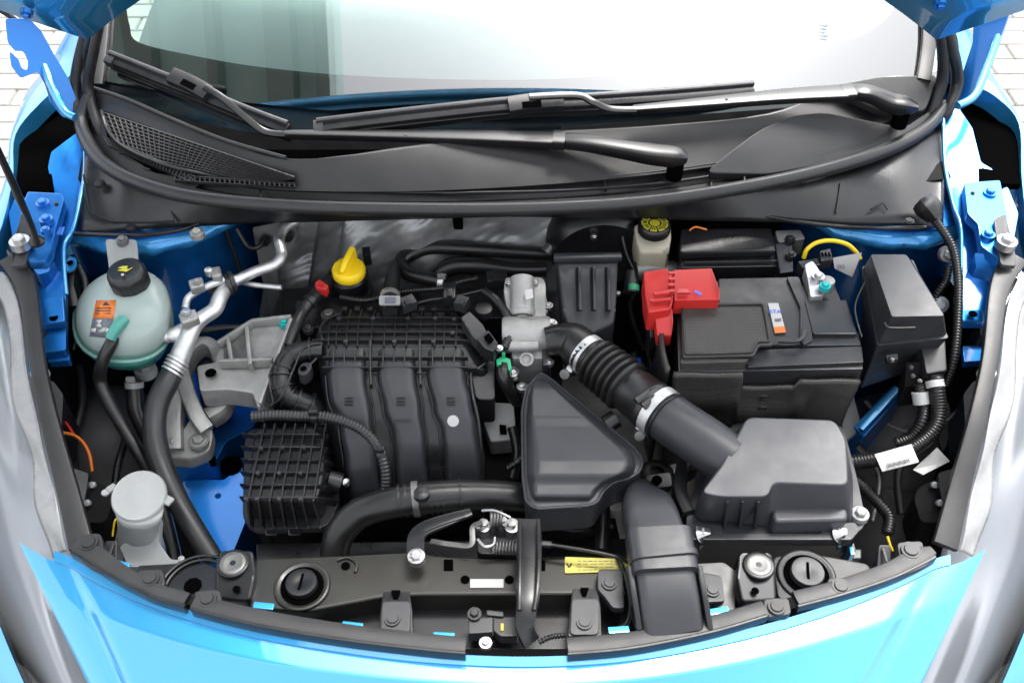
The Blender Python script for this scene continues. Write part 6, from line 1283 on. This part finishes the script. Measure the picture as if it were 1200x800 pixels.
for label, pts, r, m in (('thin black brake line beside the brake fluid tank', [(728, 258, 0.92), (730, 280, 0.90), (735, 300, 0.88), (745, 320, 0.86)], 2.2, 'rubber'), ('olive banded hose end by the control unit', [(640, 296, 0.86), (648, 285, 0.87), (650, 272, 0.88)], 7, 'dull_metal'), ('thin pair of lines dropping beside the strut tower', [(262, 262, 0.90), (272, 290, 0.86), (285, 330, 0.80)], 2.5, 'rubber'), ('thin black line curling at the side heat pad', [(278, 268, 0.90), (290, 288, 0.88), (302, 290, 0.88), (310, 280, 0.885)], 3, 'rubber'), ('dark vertical hose behind the duct', [(706, 575, 0.76), (706, 610, 0.74), (704, 645, 0.73)], 9, 'rubber'), ('black pipe behind the resonator', [(600, 500, 0.76), (606, 530, 0.74), (600, 560, 0.72)], 6, 'rubber')):
    o = tube('pipe', pts, r, m, None, seg=10); tag(o, label, 'pipe')

# dim lines and looms low down in the gaps of the bay
for label, pts, r, m in (('dark loom dropping behind the barcode sticker on the right', [(1062, 522, 0.72), (1052, 560, 0.70), (1056, 602, 0.68)], 5, 'rubber_grey'),
                         ('bent metal line low beside the filter box and the right lamp', [(1004, 522, 0.70), (1030, 556, 0.67), (1022, 612, 0.65)], 4, 'dull_metal'),
                         ('black line hanging behind the left lamp cover', [(92, 428, 0.74), (97, 468, 0.72), (86, 520, 0.70), (90, 560, 0.69)], 5, 'rubber_grey'),
                         ('black hose lying low between resonator and cross member', [(640, 612, 0.72), (676, 622, 0.715), (716, 614, 0.71)], 7, 'rubber'),
                         ('loom with a blue band dropping beside the battery jacket', [(742, 412, 0.78), (751, 452, 0.74), (748, 496, 0.70)], 5, 'rubber_grey'),
                         ('thin black line in front of the wing beside the coolant tank', [(84, 300, 0.88), (97, 330, 0.86), (94, 372, 0.83), (86, 410, 0.80)], 3.5, 'rubber'),
                         ('dull metal line crossing low under the fuse box', [(1014, 470, 0.70), (1044, 500, 0.69), (1090, 505, 0.70), (1125, 480, 0.72)], 3.5, 'dull_metal')):
    o = tube('pipe', pts, r, m, None, seg=10); tag(o, label, 'pipe')
o = tube('blue_band', [(745, 420, 0.778), (748, 431, 0.768)], 6, 'blue_mark', None, seg=12); tag(o, 'small blue tape band on the loom beside the battery jacket', 'tape')
fr = thing('fan_frame', 'black plastic fan frame with upright ribs low between filter box and front panel', 'frame', P(920, 650, 0.60))
prism('frame_bar', ZP([(810, 642), (1010, 642), (1010, 654), (812, 656)], 0.72), 0.12, 'plastic', fr, bevel=0.003)
for x in range(826, 1004, 17): box('frame_rib', P(x, 644, 0.725), (0.004, 0.02, 0.03), 'plastic', fr, bevel=0.001)
